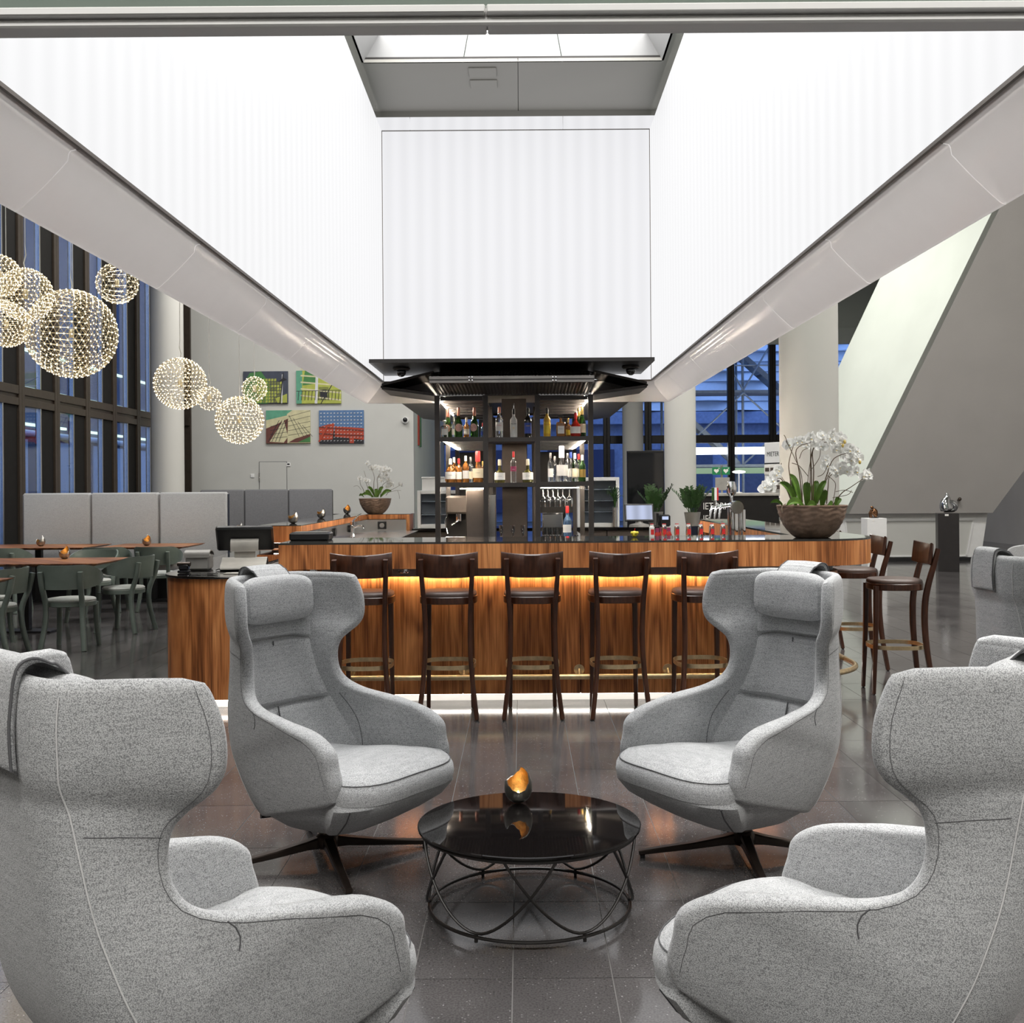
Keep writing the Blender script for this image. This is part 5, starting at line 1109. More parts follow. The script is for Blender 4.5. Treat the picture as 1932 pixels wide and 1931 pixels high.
sheet(MB(), [(-.15, .018), (-.135, .035), (-.10, .050), (-.06, .062), (-.02, .085), (.02, .088), (.06, .07), (.10, .045), (.14, .03)], -.16, .16).build('base_cover', M['cream'], o)
MB().box(-.075, .075, -.012, .006, .05, .16, .004).build('neck', M['cream'], o)
sheet(MB(), [(-.03, .14), (-.035, .17), (-.03, .205), (-.01, .225)], -.10, .10).build('neck_cover', M['cream'], o)
mt = Matrix.Translation((0, .02, .225)) @ Matrix.Rotation(math.radians(32), 4, 'X')
MB().box(-.205, .205, -.02, .025, -.10, .105, .012).xf(mt).build('monitor', M['black'], o)
MB().tube([(-.1, .10, .02), (-.15, .0, .014), (-.185, -.06, .008), (-.19, -.12, .006)], .004, 6).build('cable', M['black'], o)
o = thing('receipt_printer', 'grey brown receipt printer beside the till', 'printer', (-2.37, 7.88, .9012), math.radians(6))
MB().box(-.085, .085, -.09, .09, 0, .115, .012).build('body', M['grey'], o); sheet(MB(), [(-.10, .10), (-.095, .13), (-.05, .145), (.03, .14), (.09, .11)], -.09, .09).build('lid', M['grey'], o)
o = thing('card_reader', 'small shiny dark gadget at the rounded corner of the till counter', 'gadget', (-2.38, 7.55, .9012))
MB().box(-.04, .04, -.03, .03, 0, .02, .006).box(-.035, .035, -.02, .025, .0195, .06, .008).build('body', M['screen'], o); MB().cyl((-.045, 0, .062), (.045, 0, .062), .016, n=14).build('roller', M['brmet'], o)
o = thing('pen_holder', 'bundle of thin dark pens and cables lying by the till', 'pens', (-2.20, 7.40, .9012))
for q in range(5): MB().cyl((-.09 + .01 * q, -.03 + .012 * q, .005), (.06 + .012 * q, .03 - .015 * q, .006), .0035, n=6).build('pen', M['chrome' if q % 2 else 'black'], o)
o = thing('paper_slip', 'pale paper slip lying on the till counter', 'paper', (-1.93, 7.47, .9012)); MB().box(-.14, .14, -.05, .05, 0, .004).build('sheet', M['cream'], o, smooth=0); MB().box(-.1, .0, .0, .03, .004, .0055).build('upper_sheet', M['whitep'], o, smooth=0)

# ================================================================ EGG CANDLE HOLDERS ELSEWHERE
for (u, v, z, rz, lab, lt) in ((553, 988, 1.131, -25, 'silver egg candle holder at the near end of the side counter', False), (606, 978, 1.131, -30, 'silver egg candle holder second along the side counter', False), (655, 970, 1.131, 25, 'silver egg candle holder glowing copper beside the small orchid bowl', True)):
    p = atz(u, v, z); egg(lab, p.x, min(p.y, 15.45), z, math.radians(rz), em_s, 1.05, lt)

# ================================================================ ORCHID BOWLS
def bloom_mesh():
    m = MB(); m.cur = 0
    def petal(a, L, w, lift, n=6):
        d = Vector((math.cos(a), -lift, math.sin(a))); s_ = Vector((-math.sin(a), 0, math.cos(a))); rows = []
        for i in range(n + 1):
            t_ = i / n; ww = w * math.sin(PI * min(1, .08 + t_ * .92)) ** .7 if i < n else w * .12
            c = d * (L * t_) + Vector((0, .010 * math.sin(t_ * PI), 0)); rows.append([c - s_ * ww + Vector((0, -.004, 0)), c + Vector((0, .004, 0)), c + s_ * ww + Vector((0, -.004, 0))])
        m.grid(rows)
    for a in (90, 215, 325): petal(math.radians(a), .046, .017, .10)
    for a in (12, 168): petal(math.radians(a), .052, .031, -.10)
    m.cur = 1; m.ball((0, -.010, -.008), .0045, 8, 6, (1, 1.3, 1)); m.cur = 0; m.ball((0, -.012, -.018), .007, 8, 5, (1.2, 1, 1.4))
    m.cur = 0; m.ball((0, -.004, .002), .007, 6, 5)
    return m.mesh('bloom', [M['petal'], M['throat']], 60)
BLOOM = bloom_mesh()
bud = MB().ball((0, 0, 0), .010, 8, 6, (1, 1, 1.4)).mesh('bud', M['throat'], 60)
def bowl_mesh(R, Hh):
    prof = [(.42, 0), (.50, .02), (.62, .12), (.74, .26), (.84, .42), (.92, .60), (.97, .78), (1.0, .94), (1.0, 1.0)]
    P = cr([list(p) for p in prof], 4); n = 120; rows = []
    for i, (r_, z_) in enumerate(P):
        row = []
        for k in range(n):
            a = 2 * PI * k / n; band = z_ * 6.5 + .55 * math.sin(a * 9 + int(z_ * 3) * .9) * .5; f = band - math.floor(band)
            d = 1 - .030 * (1 - f) * (1 if .03 < z_ < .95 else 0); row.append((R * r_ * d * math.cos(a), R * r_ * d * math.sin(a), z_ * Hh))
        rows.append(row)
    m = MB(); m.grid(rows, False, True); m.grid([rows[-1], [(x * .94, y * .94, Hh) for x, y, z in rows[-1]], [(x * .88, y * .88, Hh * .8) for x, y, z in rows[-1]]], False, True)
    m.f.append(tuple(range(n - 1, -1, -1))); m.m.append(0)
    return m.mesh('bowl', M['bowl'], 50)
soil = mk('moss', (.05, .05, .025), .9, bump=.4)
def orchid(label, loc, R, Hh, flowers, stems, leaves, twigs, buds, seed):
    random.seed(seed); o = thing('orchid_bowl', label, 'orchid', loc)
    link('bowl', bowl_mesh(R, Hh), o); MB().lathe([(.0, Hh * .88), (R * .88, Hh * .86)], 32).build('moss', soil, o)
    fl = [Vector(f) for f in flowers]
    for s_, e, pk in stems:
        P = cr([list(Vector(s_)), list(Vector(s_).lerp(Vector(pk), .5) + Vector((0, 0, .02))), list(Vector(pk)), list(Vector(e))], 5); MB().tube(P, [.0045 - .0025 * k / len(P) for k in range(len(P))], 6).build('flower_stem', M['stem'], o)
    for k, f in enumerate(fl):
        b = link('bloom', BLOOM, o, f); b.rotation_euler = (random.uniform(-.45, .35), random.uniform(-.5, .5), random.uniform(-.8, .8)); b.scale = (random.uniform(.85, 1.1),) * 3
    for b in buds: link('bud', bud, o, b)
    for base_, tip, w in leaves:
        b_, t_ = Vector(base_), Vector(tip); d = t_ - b_; sd = d.cross(Vector((0, -1, .3))).normalized(); rows = []
        for i in range(11):
            f = i / 10; c = b_ + d * f + Vector((0, -.02, .05)) * math.sin(f * PI) * (d.length / .25); ww = w * (math.sin(PI * (.12 + .88 * f)) ** .6) * (.65 + .5 * f) if i < 10 else .002
            rows.append([c - sd * ww, c - sd * ww * .5 + Vector((0, .006, -.006)), c + Vector((0, .010, -.010)), c + sd * ww * .5 + Vector((0, .006, -.006)), c + sd * ww])
        MB().grid(rows).grid([[q + Vector((0, .004, -.002)) for q in r[::-1]] for r in rows]).build('leaf', M['leaf'], o)
    for P in twigs:
        Q = [list(p) for p in P]; MB().tube(cr(Q, 4), .0022, 5).build('twig', M['stem'], o)
    return o
OY = 7.30; OB = at(1532, 1015, OY)
def ofp(cx, cy, dy=0.0):   # photograph crop position to bowl space
    p = at(1400 + cx * .2848, 780 + cy * .2848, OY + dy); return (p.x - OB.x, dy, p.z - 1.131)
random.seed(4)
FL = [(165, 480), (200, 450), (226, 405), (152, 492), (242, 378), (188, 492), (310, 205), (362, 192), (398, 186), (455, 165), (482, 200), (530, 145), (525, 222), (576, 165), (608, 182), (648, 162), (655, 196), (628, 240), (690, 278), (715, 245), (757, 252), (720, 312), (768, 300), (556, 308), (560, 352), (610, 372), (636, 396), (652, 358), (702, 386), (757, 385), (812, 420), (838, 404), (690, 225), (432, 210), (600, 140)]
orchid('big brown scaled bowl of white orchids on the rounded bar end', (OB.x, OY, 1.131), .235, .222, [ofp(x, y, random.uniform(-.10, .06)) for x, y in FL],
       [(ofp(330, 590), ofp(200, 470, -.05), ofp(250, 430)), (ofp(330, 590), ofp(345, 200), ofp(310, 330)), (ofp(400, 590), ofp(470, 190, -.02), ofp(360, 240)), (ofp(460, 590), ofp(540, 170), ofp(462, 260)), (ofp(470, 590), ofp(650, 180, -.03), ofp(480, 220)), (ofp(500, 600), ofp(735, 255, -.04), ofp(610, 300)), (ofp(560, 600), ofp(640, 380), ofp(580, 420)), (ofp(600, 610), ofp(830, 415, -.03), ofp(720, 490)), (ofp(450, 600), ofp(455, 180), ofp(452, 400)), (ofp(480, 600), ofp(600, 360, -.05), ofp(545, 470))],
       [(ofp(360, 610, -.05), ofp(252, 455, -.10), .024), (ofp(390, 610, -.03), ofp(315, 400, 0), .022), (ofp(430, 620, -.08), ofp(425, 455, -.12), .030), (ofp(470, 620, .02), ofp(495, 445, .04), .026), (ofp(480, 620, -.06), ofp(556, 445, -.10), .022), (ofp(530, 620, -.02), ofp(545, 505, -.05), .030), (ofp(410, 610, -.14), ofp(295, 605, -.22), .026), (ofp(620, 615, -.02), ofp(650, 560, -.02), .024), (ofp(500, 620, -.14), ofp(430, 610, -.2), .022), (ofp(560, 620, -.12), ofp(600, 605, -.2), .022), (ofp(350, 600, .05), ofp(335, 430, .08), .02), (ofp(270, 605, -.1), ofp(190, 590, -.12), .014)],
       [[ofp(400, 600), ofp(395, 420, .03), ofp(350, 300, .05), ofp(290, 180, .04)], [ofp(430, 600, .05), ofp(440, 400, .05), ofp(470, 250, .06), ofp(500, 180, .05)], [ofp(440, 420, .05), ofp(380, 350), ofp(330, 330)], [ofp(455, 380, .03), ofp(510, 300), ofp(520, 240)], [ofp(380, 300, .04), ofp(400, 250), ofp(440, 230)], [ofp(600, 600), ofp(620, 480), ofp(600, 440), ofp(560, 410)], [ofp(620, 520), ofp(680, 510), ofp(735, 525)], [ofp(600, 560), ofp(700, 540), ofp(725, 510)], [ofp(300, 190, .04), ofp(285, 155, .02), ofp(278, 145)], [ofp(500, 420, .02), ofp(540, 400), ofp(575, 330)], [ofp(290, 600, -.15), ofp(265, 620, -.2), ofp(268, 660, -.22)], [ofp(260, 330), ofp(262, 420), ofp(300, 470)]],
       [ofp(780, 325), ofp(680, 190), ofp(668, 215)], 4)
OB2 = atz(708, 967, 1.131); OY2 = 15.42; OB2 = at(708, 967, OY2)
def of2(cx, cy, dy=0.0):
    p = at(350 + cx * .2589, 640 + cy * .2589, OY2 + dy); return (p.x - OB2.x, dy, p.z - 1.131)
FL2 = [(1325, 905), (1350, 930), (1358, 945), (1385, 930), (1420, 942), (1450, 940), (1482, 955), (1462, 985), (1410, 1000), (1440, 1012), (1476, 1022), (1430, 1030), (1492, 1050), (1470, 1075), (1270, 1015), (1312, 1028), (1328, 1035), (1570, 1060), (1440, 965), (1405, 935), (1500, 1065)]
orchid('smaller looking bowl of white orchids at the far end of the side counter', (OB2.x, OY2, 1.131), .232, .222, [of2(x, y, random.uniform(-.10, .06)) for x, y in FL2],
       [(of2(1370, 1140), of2(1350, 930), of2(1375, 1000)), (of2(1400, 1140), of2(1450, 945), of2(1400, 1010)), (of2(1420, 1140), of2(1480, 1030), of2(1440, 1060)), (of2(1310, 1140), of2(1270, 1020), of2(1275, 1060)), (of2(1340, 1140), of2(1315, 1030), of2(1320, 1060)), (of2(1460, 1140), of2(1570, 1062), of2(1520, 1090))],
       [(of2(1370, 1150), of2(1280, 1135), .026), (of2(1380, 1150), of2(1330, 1075), .024), (of2(1400, 1150), of2(1440, 1075), .028), (of2(1420, 1150), of2(1500, 1105), .03), (of2(1390, 1150, -.1), of2(1390, 1090, -.1), .03), (of2(1360, 1150, -.05), of2(1310, 1105, -.1), .026), (of2(1300, 1150), of2(1265, 1140, -.1), .02)],
       [[of2(1370, 1140), of2(1330, 1050), of2(1300, 960)], [of2(1280, 1100), of2(1255, 1070), of2(1225, 1075)], [of2(1480, 1120), of2(1530, 1105), of2(1570, 1105)], [of2(1545, 1105), of2(1555, 1130), of2(1560, 1165)]], [], 8)

# ================================================================ DINING CORNER
def dining_table(label, x0, x1, y0, y1):
    o = thing('dining_table', label, 'table', ((x0 + x1) / 2, (y0 + y1) / 2, 0), 0, 'walnut dining tables'); w, d = (x1 - x0) / 2, (y1 - y0) / 2
    MB().grid([[(-w + .05, -d + .05, .722), (w - .05, -d + .05, .722), (w - .05, d - .05, .722), (-w + .05, d - .05, .722)], [(-w, -d, .744), (w, -d, .744), (w, d, .744), (-w, d, .744)], [(-w, -d, .75), (w, -d, .75), (w, d, .75), (-w, d, .75)]], False, True).add([(-w, -d, .75), (w, -d, .75), (w, d, .75), (-w, d, .75), (-w + .05, -d + .05, .722), (w - .05, -d + .05, .722), (w - .05, d - .05, .722), (-w + .05, d - .05, .722)], [(0, 1, 2, 3), (7, 6, 5, 4)]).build('tabletop', M['woodtop'], o, smooth=0)
    MB().box(-.04, .04, -.04, .04, .02, .722, .004).build('column', M['black'], o); MB().box(-.3, .3, -.13, .13, 0, .02, .004).build('foot_plate', M['black'], o)
    return o
dining_table('walnut dining table nearest the till counter in the dining corner', -6.2, -4.30, 10.85, 11.85)
dining_table('walnut dining table at the window end of the pale banquette', -7.3, -5.72, 13.95, 14.95)
dining_table('walnut dining table at the till end of the pale banquette', -5.52, -4.42, 13.95, 14.95)
dining_table('dining table cut by the frame edge, only its corner in view', -5.6, -4.33, 8.4, 9.12)
dining_table('dining table behind the till in front of the far banquette', -5.7, -4.6, 19.1, 20.1)
for (u, v, rz, lab, lt) in ((77, 1031, -35, 'silver egg candle holder on the table at the window end', False), (277, 1030, 20, 'silver egg candle holder on the table before the pale banquette', True), (122, 1055, 15, 'silver egg candle holder glowing on the nearest dining table', True), (453, 1001, -35, 'small egg candle holder on the far table behind the till', False)):
    p = atz(u, v, .75); egg(lab, p.x, p.y, .75, math.radians(rz), em_s, 1.15, lt)
def dchair_parts(t):
    rim = lambda r, k, n=40: (r * math.cos(2 * PI * k / n), r * .96 * math.sin(2 * PI * k / n))
    MB().prism([rim(.225, k) for k in range(40)], .405, .448, .004).build('seat_frame', M['green'], t)
    MB().grid([[(*rim(r, k), z) for k in range(40)] for r, z in ((.218, .448), (.222, .462), (.21, .474), (.15, .482), (.0, .484))], False, True).build('seat_pad', M['seatc'], t)
    rows = []
    for k in range(29):
        s_ = k / 14 - 1; a = -PI / 2 + s_ * math.radians(108); r = .262; f = max(0, (abs(s_) - .45) / .55); zb_ = .575 + .055 * f; zt = .80 - .135 * f ** 1.3
        c, q = math.cos(a), math.sin(a); e = .02 * f
        rows.append([(r * c, r * q - .02 + e, zb_), ((r + .016) * c, (r + .016) * q - .02 + e, zb_), ((r + .028) * c, (r + .028) * q - .03 + e, zt), ((r + .012) * c, (r + .012) * q - .03 + e, zt)])
    m = MB().grid(rows, False, True); n = len(m.v); m.f += [(0, 1, 2, 3), (n - 1, n - 2, n - 3, n - 4)]; m.m += [0, 0]; m.build('backrest', M['green'], t, smooth=50)
    for s_ in (-1, 1):
        MB().sweep(cr([[s_ * .18, -.292, .74], [s_ * .175, -.262, .60], [s_ * .165, -.20, .43], [s_ * .17, -.20, .25], [s_ * .20, -.255, 0]], 4), [.044] * 17, .040, (1, 0, 0)).build('leg', M['green'], t, smooth=50)
        MB().sweep(cr([[s_ * .17, .17, .42], [s_ * .175, .185, .2], [s_ * .19, .205, 0]], 4), [.046 - .0012 * i for i in range(9)], .040, (1, 0, 0)).build('leg', M['green'], t, smooth=50)
DC = [(-4.27, 10.15, 4, 'green grey dining chair in front of the nearest dining table, its back towards us'), (-4.22, 11.35, 78, 'green grey dining chair at the end of the nearest dining table'), (-4.52, 13.35, 4, 'green grey dining chair before the pale banquette, nearest the till counter'), (-5.14, 13.30, 6, 'green grey dining chair at the middle of the banquette, mostly behind the nearest table'),
      (-5.25, 10.40, -15, 'green grey dining chair beside the nearest table, turned to the window'), (-6.35, 13.25, 0, 'green grey dining chair at the window end table'), (-4.78, 9.64, 88, 'dining chair cut by the frame edge, its curved back catching blue light'), (-4.95, 12.3, 176, 'dining chair on the far side of the nearest table, facing us'),
      (-4.9, 18.9, 10, 'far dining chair behind the till')]
root = None
for x, y, a, lab in DC:
    if root is None: root = thing('dining_chair', lab, 'chair', (x, y, 0), math.radians(a), 'green grey dining chairs'); dchair_parts(root)
    else: dup(root, (x, y, 0), math.radians(a), lab)
def banquette(label, x0, x1, y, n, mat, zt):
    o = thing('banquette', label, 'banquette', (x0, y, 0)); w = (x1 - x0) / n
    for k in range(n): MB().box(k * w + .004, (k + 1) * w - .004, -.07, .07, .40, zt, .028).build('back_panel', mat, o, smooth=70)
    MB().box(0, x1 - x0, -.02, .072, .05, zt - .03).build('frame', M['black'], o, smooth=0)
    for k in range(n): MB().box(k * w + .004, (k + 1) * w - .004, -.60, -.075, .36, .47, .03).build('seat_cushion', mat, o, smooth=70)
    MB().box(.02, x1 - x0 - .02, -.55, .0, 0, .36).build('plinth', M['black'], o, smooth=0)
banquette('tall pale grey banquette of three panels under the bronze glazing', -7.06, -4.16, 15.2, 3, M['fab2'], 1.462)
banquette('darker grey banquette of three panels along the far wall', -7.0, -4.12, 23.4, 3, M['fabd'], 1.50)

# ================================================================ PENDANT LAMPS
import bmesh
def sphere_graph(f):
    """geodesic sphere of frequency f: points and edges"""
    bm = bmesh.new(); bmesh.ops.create_icosphere(bm, subdivisions=1, radius=1.0); ids, vs, es = {}, [], set()
    def pt(v):
        v = v.normalized(); k = tuple(round(c, 4) + 0.0 for c in v)
        if k not in ids: ids[k] = len(vs); vs.append(v)
        return ids[k]
    for fc in bm.faces:
        a, b, c = [v.co for v in fc.verts]; g = {}
        for i in range(f + 1):
            for j in range(f + 1 - i): g[i, j] = pt(a * (f - i - j) + b * i + c * j)
        for (i, j), p in g.items():
            for q in ((i + 1, j), (i, j + 1), (i + 1, j - 1)):
                if q in g: es.add((min(p, g[q]), max(p, g[q])))
    bm.free(); return vs, sorted(es)
def pendant(label, u, v, rpx, Y, sub, cord_u=None):
    c = at(u, v, Y); R = rpx * Y / FPX * .93; vs, es = sphere_graph(sub); o = thing('pendant_lamp', label, 'pendant lamp', c, random.uniform(0, 6), 'wire sphere pendant lamps'); m = MB(); wr = .0020 + R * .0024
    for a, b in es:
        p, q = vs[a] * R, vs[b] * R; t_ = (q - p).normalized(); n1 = t_.orthogonal().normalized() * wr; n2 = t_.cross(n1)
        ring = [n1, n1 * -.5 + n2 * .87, n1 * -.5 - n2 * .87]; m.add([p + k for k in ring] + [q + k for k in ring], [(0, 1, 4, 3), (1, 2, 5, 4), (2, 0, 3, 5)])
    for a in range(0, len(vs), 3):        # inner struts that carry the skin
        p, q = vs[a] * R, vs[(a * 7 + 5) % len(vs)] * R * .86; t_ = (q - p).normalized(); n1 = t_.orthogonal().normalized() * wr * .7; n2 = t_.cross(n1)
        if (p - q).length > R * .8: continue
        ring = [n1, n1 * -.5 + n2 * .87, n1 * -.5 - n2 * .87]; m.add([p + k for k in ring] + [q + k for k in ring], [(0, 1, 4, 3), (1, 2, 5, 4), (2, 0, 3, 5)])
    m.build('wire_frame', M['wire'], o, smooth=0)
    b = MB(); br = .0048 + .0065 * R
    for w in vs: b.add([w * R + Vector(d) * br for d in ((1, 0, 0), (-1, 0, 0), (0, 1, 0), (0, -1, 0), (0, 0, 1), (0, 0, -1))], [(0, 2, 4), (2, 1, 4), (1, 3, 4), (3, 0, 4), (2, 0, 5), (1, 2, 5), (3, 1, 5), (0, 3, 5)])
    tag(b.build('led_bulbs', M['bulb'], o, smooth=0), kind='stuff')
    MB().lathe([(.0, -.04), (.022, -.04), (.026, .02), (.012, .05), (.0, .05)], 12).build('core', M['wire'], o)
    MB().tube([(0, 0, R * .9), (.012, 0, R + .05), (-.006, 0, R + .12), (0, 0, R + .2), (0, 0, 9.0 - c.z)], [.004, .006, .006, .004, .004], 6).build('cord', M['cord'], o)
    MB().lathe([(.06, 8.96 - c.z), (.06, 8.999 - c.z)], 16).build('ceiling_rose', M['white'], o)
random.seed(3)
pendant('largest wire sphere pendant lamp, in the middle of the cluster at the glazing', 135, 630, 89, 10.7, 8)
pendant('bright yellowish wire sphere pendant hanging just before the largest one', 48, 556, 53, 9.6, 6)
pendant('wire sphere pendant cut by the frame edge, topmost', -2, 520, 42, 10.4, 5)
pendant('wire sphere pendant low at the frame edge, behind the yellowish one', 12, 612, 46, 12.0, 6)
pendant('small wire sphere pendant hanging alone right under the soffit', 221, 535, 41, 11.6, 4)
pendant('medium wire sphere pendant in front of the column at the glazing', 340, 724, 52, 12.0, 6)
pendant('smallest wire sphere pendant between the two lower medium ones', 395, 752, 24, 12.6, 3)
pendant('lowest wire sphere pendant, near the pictures', 452, 793, 48, 13.0, 6)
pendant('small wire sphere pendant touching the first upper picture', 480, 734, 25, 13.8, 3)

# ================================================================ BACK WALL: PICTURES, DOOR, FITTINGS
PC = dict(sk=mk('slate_paint', (.06, .07, .10), .6), yl=mk('lime_paint', (.42, .46, .09), .6), gr=mk('green_paint', (.07, .22, .07), .6), cr=mk('cream_paint', (.62, .58, .36), .6), br=mk('maroon_paint', (.14, .05, .04), .6), bl=mk('blue_paint', (.10, .19, .36), .6), rd=mk('red_paint', (.42, .06, .03), .6), tq=mk('sea_green_paint', (.12, .36, .24), .6), ink=mk('ink_paint', (.025, .025, .03), .6), wh=mk('white_dab_paint', (.66, .66, .68), .6), ol=mk('olive_paint', (.20, .22, .06), .6))
def picture(label, u0, u1, v0, v1, ground, shapes):
    a, b = at(u0, v1, 24.95), at(u1, v0, 24.95); w, h = b.x - a.x, b.z - a.z
    o = thing('picture', label, 'picture', (a.x, 24.955, a.z), 0, 'four pictures on the back wall'); MB().box(0, w, 0, .04, 0, h, .003).build('canvas', PC[ground], o, smooth=0); m = MB(); mats = list(PC); lay = 0
    for c, pts in shapes:
        m.cur = mats.index(c); lay += .00012; m.add([(x * w, -.0008 - lay, y * h) for x, y in pts], [tuple(range(len(pts)))])
    if shapes: m.build('painting', [PC[k] for k in mats], o, smooth=0)
def line(c, x0, y0, x1, y1, t_=.012):
    dx, dy = x1 - x0, y1 - y0; l = math.hypot(dx, dy); nx, ny = -dy / l * t_, dx / l * t_; return (c, [(x0 + nx, y0 + ny), (x1 + nx, y1 + ny), (x1 - nx, y1 - ny), (x0 - nx, y0 - ny)])
random.seed(11); S = [('gr', [(0, 0), (.55, 0), (.62, .55), (.40, 1), (.15, .95), (0, .6)])]
for i in range(9):
    for j in range(8):
        x, y = .30 + i * .065, .02 + j * .095
        if y < 1.05 - .75 * abs(x - .5) - .2 and x < .95: S.append(('yl' if random.random() < .75 else 'ol', [(x, y), (x + .05, y + .01), (x + .052, y + .085), (x + .004, y + .08)]))
S += [('yl', [(.72, .15), (.98, .3), (.98, .02), (.76, .02)]), line('wh', .86, 0, .88, .9, .012), line('ink', .82, 0, .9, .95, .012), ('ink', [(.78, .66), (.98, .74), (.9, .8)])]
picture('picture of lime green blocks under a slate sky, upper row nearest the pendants', 459, 543, 700.5, 762, 'sk', S)
S = [('tq', [(0, 0), (.12, 0), (.14, 1), (0, 1)]), ('gr', [(.14, .55), (.45, .6), (.45, 1), (.2, 1)]), ('ol', [(.5, .1), (.75, .1), (.72, .5), (.5, .5)]), ('ink', [(.53, .15), (.70, .15), (.68, .42), (.53, .42)])]
for k in range(5): S.append(line('cr', .1, .25 + .2 * k, 1, .1 + .22 * k, .022))
S += [line('wh', .44, 0, .47, 1, .03), line('ink', .25, 1, 1, .5, .008), line('ink', .55, 0, .95, .9, .01), line('ink', 0, .38, 1, .4, .008)] + [line('ink', .04 + .075 * k, .1, .06 + .075 * k, .38, .007) for k in range(13)]
picture('picture of a yellow green frame and railing, upper row under the soffit', 559, 643, 699, 762, 'yl', S)
S = [('tq', [(0, .7), (.5, .85), (.6, 1), (0, 1)]), ('br', [(0, 0), (.48, 0), (.50, .75), (.2, .55), (0, .45)]), ('cr', [(.47, .88), (.60, 1), (1, 1), (1, .3), (.66, .16)]), ('cr', [(.08, .05), (.40, .02), (.50, .2), (.40, .72)]), ('br', [(.50, .02), (1, .02), (1, .28), (.66, .14)]), ('gr', [(.72, .03), (1, .03), (1, .2)])]
S += [line('ink', .52 + .1 * k, .8 - .1 * k + .05, .75 + .1 * k, .2, .005) for k in range(4)] + [line('ink', .5, .8 - .14 * k, 1, .98 - .16 * k, .005) for k in range(5)] + [line('ink', .05 + .08 * k, .05, .30 + .06 * k, .7, .006) for k in range(4)] + [line('ink', .1, .15 + .12 * k, .48, .2 + .14 * k, .005) for k in range(4)]
picture('picture of cream grids on maroon, lower row nearest the pendants', 502, 585, 774, 837, 'cr', S)
S = [('ink', [(0, 0), (1, 0), (1, .35), (0, .4)]), ('rd', [(0, .1), (.3, .12), (.35, .62), (.0, .5)]), ('rd', [(.35, .2), (1, .1), (1, .45), (.35, .52)]), ('rd', [(.68, 0), (.78, 0), (.78, .4), (.68, .4)])]
for i in range(13):
    for j in range(9):
        x, y = .03 + i * .075, .06 + j * .105; S.append(('wh', [(x, y), (x + .032, y + (.0 if j > 4 else .02)), (x + .032, y + .03), (x, y + .02)]))
S += [line('ink', 0, .3, 1, .22, .008), line('ink', 0, .5, 1, .38, .008), line('rd', .0, .05, .2, .55, .02)]
picture('picture of red lattice below blue with white dabs, lower row away from the pendants', 602, 686, 774, 837, 'bl', S)
o = thing('narrow_picture', 'narrow red and green picture on the corridor wall', 'picture', (-2.5, 26.0, 2.55)); MB().box(0, .03, 0, .28, 0, .85).build('red_part', PC['rd'], o, smooth=0); MB().box(0, .03, .36, .7, -.02, .8).build('green_part', PC['gr'], o, smooth=0)
a, b = at(490, 985, 24.97), at(540, 872, 24.97)
d = link('door_1', None, None, (a.x, 24.985, 0)); struct(d, 'flush grey door with hairline joint in the back wall', 'door')
MB().box(0, b.x - a.x, 0, .014, .0, b.z, .003).build('leaf', M['wallg'], d); MB().box(-.012, b.x - a.x + .012, .006, .0149, 0, b.z + .012).build('shadow_gap', M['seam'], d, smooth=0); MB().cyl((.0, -.008, b.z - .45), (.0, -.008, b.z - .25), .012, n=8).build('hinge', M['steel'], d)
p = at(476, 898, 24.98); o = thing('light_switch', 'white square light switch beside the flush door', 'switch', (p.x, 24.985, p.z)); MB().box(-.045, .045, 0, .014, -.045, .045, .004).build('plate', M['white'], o); MB().box(-.03, .03, -.004, .001, -.03, .03, .003).build('rocker', M['white'], o)
p = at(544, 877, 24.98); o = thing('thermostat', 'small thermostat with dark display over the flush door corner', 'thermostat', (p.x, 24.985, p.z)); MB().box(-.045, .045, 0, .014, -.04, .04, .004).build('case', M['white'], o); MB().box(-.03, .03, -.002, .001, -.005, .025).build('display', M['screen'], o, smooth=0)
p = at(764, 793, 24.9); o = thing('wall_camera', 'white dome camera with dark lens on the back wall', 'camera', (p.x, 25.0, p.z)); MB().cyl((0, -.001, 0), (0, -.06, 0), .08, .075, n=24).build('housing', M['white'], o); MB().ball((.0, -.07, .01), .055, 16, 10).build('lens_dome', M['screen'], o)

# ================================================================ PIER SIDE AND FAR END
o = thing('black_plinth', 'tall black plinth carrying the silver sculpture', 'plinth', (7.36, 18.5, 0), math.radians(-14)); MB().box(-.17, .17, -.17, .17, 0, 1.0, .003).build('body', M['plinthd'], o); MB().box(-.06, .0, -.173, -.1705, .955, .985).build('title_card', M['whitep'], o, smooth=0)
o = thing('white_plinth', 'white plinth carrying the small bronze figure', 'plinth', (6.19, 18.8, 0)); MB().box(-.17, .17, -.17, .17, 0, .915, .003).build('body', M['plinthw'], o); MB().box(-.08, -.04, -.173, -.1705, .86, .885).build('title_card', M['whitep'], o, smooth=0)
o = thing('silver_sculpture', 'polished silver abstract sculpture on the black plinth', 'sculpture', (7.36, 18.5, 1.012), .3); mt = mk('polished_silver', (.55, .56, .57), .12, 1.0)
MB().tube(cr([[.0, 0, 0], [.0, 0, .04], [-.02, 0, .10], [-.03, .0, .17], [.0, 0, .24], [.0, 0, .30], [-.01, 0, .34]], 4), [.05, .05, .05, .06, .085, .11, .115, .115, .11, .105, .10, .095, .085, .08, .07, .065, .06, .05, .04, .035, .03, .025, .018, .012, .004], 18).build('body', mt, o)
MB().tube(cr([[.02, -.02, .20], [.12, -.04, .14], [.13, -.02, .06], [.05, 0, .03], [-.06, .02, .03]], 4), [.03, .035, .045, .05, .055, .055, .055, .05, .05, .045, .04, .035, .03, .025, .02, .015, .01], 14).build('curl', mt, o)
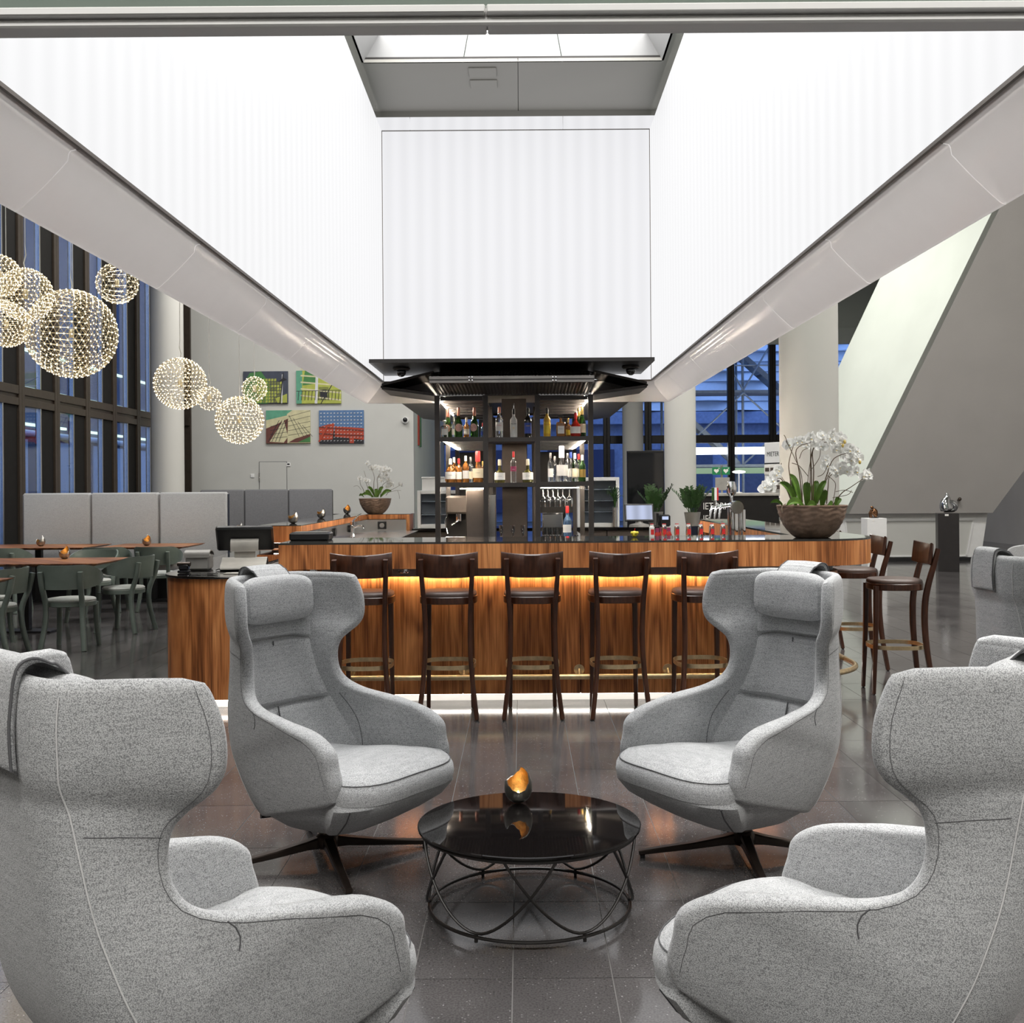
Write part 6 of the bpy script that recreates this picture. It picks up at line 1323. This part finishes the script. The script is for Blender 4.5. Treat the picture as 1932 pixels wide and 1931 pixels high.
MB().lathe([(.0, 0), (.06, 0), (.05, .02), (.0, .02)], 20).build('foot', M['black'], o)
o = thing('bronze_figure', 'small bronze crouching figure on the white plinth', 'sculpture', (6.19, 18.8, .915)); mt = mk('bronze_cast', (.20, .10, .05), .3, .9)
m = MB(); m.tube(cr([[.0, 0, .03], [.03, 0, .07], [.01, 0, .13], [-.02, 0, .16]], 4), [.05, .05, .05, .045, .04, .045, .05, .05, .045, .04, .035, .025, .018], 12); m.ball((-.03, 0, .185), .028, 12, 9)
for s_ in (-.03, .03): m.tube(cr([[.03, s_, .04], [-.06, s_ * 1.2, .10], [-.05, s_, .0]], 4), [.022, .022, .02, .02, .018, .017, .016, .016, .018], 8); m.tube(cr([[.0, s_ * 1.3, .14], [-.05, s_ * 1.3, .09], [-.05, s_ * .3, .15]], 3), [.016, .015, .014, .013, .013, .012, .012], 8)
weldm = weld(m.mesh('figure', mt)); link('figure', weldm, o)
MB().box(-.07, .07, -.05, .05, -.0005, .012, .003).build('foot', M['black'], o)
o = thing('wall_hook', 'tiny dark fitting on the leaning pier face', 'fitting', at(1808, 944, 20.70)); MB().cyl((0, .06, 0), (0, -.06, 0), .02, n=10).build('stem', M['bronze'], o); MB().ball((0, -.07, .02), .035, 10, 8).build('knob', M['bronze'], o)
# information totem with lettering, reception desk, first aid sign, lamp, dark screen
p = at(1459, 835, 19.92); o = thing('tenant_totem', 'tall pale name board reading MIETER beside the round column', 'sign', (p.x + .02, 19.92, 0), math.radians(-58)); hT = p.z
MB().box(-.22, .22, -.04, .04, 0, hT, .005).build('board', M['white'], o)
text('lettering', 'MIETER', .12, M['blackp'], o, (.0, -.042, hT - .22), FACE, .001, .8)
for k in range(5):
    z = hT - .48 - .33 * k; MB().box(-.215, .215, -.052, -.041, z - .12, z + .06, .002).build('name_row', M['cream'] if k % 2 else M['whitep'], o)
    for q in range(3): MB().box(-.19 + .135 * q, -.085 + .135 * q, -.055, -.0515, z - .06, z + .01).build('name_plate', M['board'], o, smooth=0)
    MB().box(-.215, .215, -.046, -.0405, z + .08, z + .10).build('black_bar', M['black'], o, smooth=0)  # thin black bar above each name row
o = thing('reception_desk', 'near black reception desk with pale outline lettering behind the beer tap', 'desk', (3.75, 19.2, 0)); MB().box(-.66, .78, -.4, .4, 0, 1.32, .01).build('body', M['bmetal'], o); MB().box(-.70, .82, -.44, .44, 1.32, 1.37, .005).build('top', M['cream'], o)
text('lettering', 'IETORM', .17, M['whitep'], o, (-.56, -.402, 1.14), FACE, .001, .8, 'LEFT'); text('lettering', 'IEL', .17, M['whitep'], o, (-.56, -.402, .92), FACE, .001, .8, 'LEFT')
o = thing('first_aid_sign', 'green first aid sign plates with white heart and cross on a slim post', 'sign', (3.62, 19.3, 1.37)); gsg = mk('sign_green', (.02, .22, .08), .4)
MB().box(-.02, .02, -.01, .01, 0, .50).build('post', M['steel'], o, smooth=0); MB().box(-.12, .14, -.02, -.005, .05, .28, .004).build('notice', M['grey'], o)
for x in (-.10, .07):
    pl = MB().box(x - .075, x + .075, -.024, -.011, .33, .47, .003).build('plate', gsg, o); m = MB()
    m.add([(x + .045 * math.sin(t_) ** 3, -.0255, .40 + .0028 * (13 * math.cos(t_) - 5 * math.cos(2 * t_) - 2 * math.cos(3 * t_) - math.cos(4 * t_))) for t_ in [2 * PI * k / 28 for k in range(28)]], [tuple(range(28))]); m.box(x + .035, x + .06, -.0256, -.0242, .442, .450).box(x + .043, x + .052, -.0256, -.0242, .434, .458); m.build('symbol', M['whitep'], pl, smooth=0)
o = thing('desk_lamp', 'slim lamp with bright white oval head on the reception desk', 'lamp', (3.93, 19.3, 1.37)); MB().lathe([(.06, 0), (.06, .012), (.012, .02), (.010, .37)], 16).build('stand', M['white'], o); MB().ball((.0, 0, .38), .1, 18, 10, (1.2, .6, .28)).build('lamp_head', emis('desk_lamp_glow', (1, .98, .92), 3.0), o)
o = thing('dark_display', 'tall dark display panel standing in front of the round columns', 'display', (bx_(1218, 18), 18, 0)); MB().box(-.31, .31, -.05, .05, 0, 2.1, .008).build('case', M['black'], o); MB().box(-.295, .295, -.054, -.0505, .25, 2.06).build('screen', M['screen'], o, smooth=0)
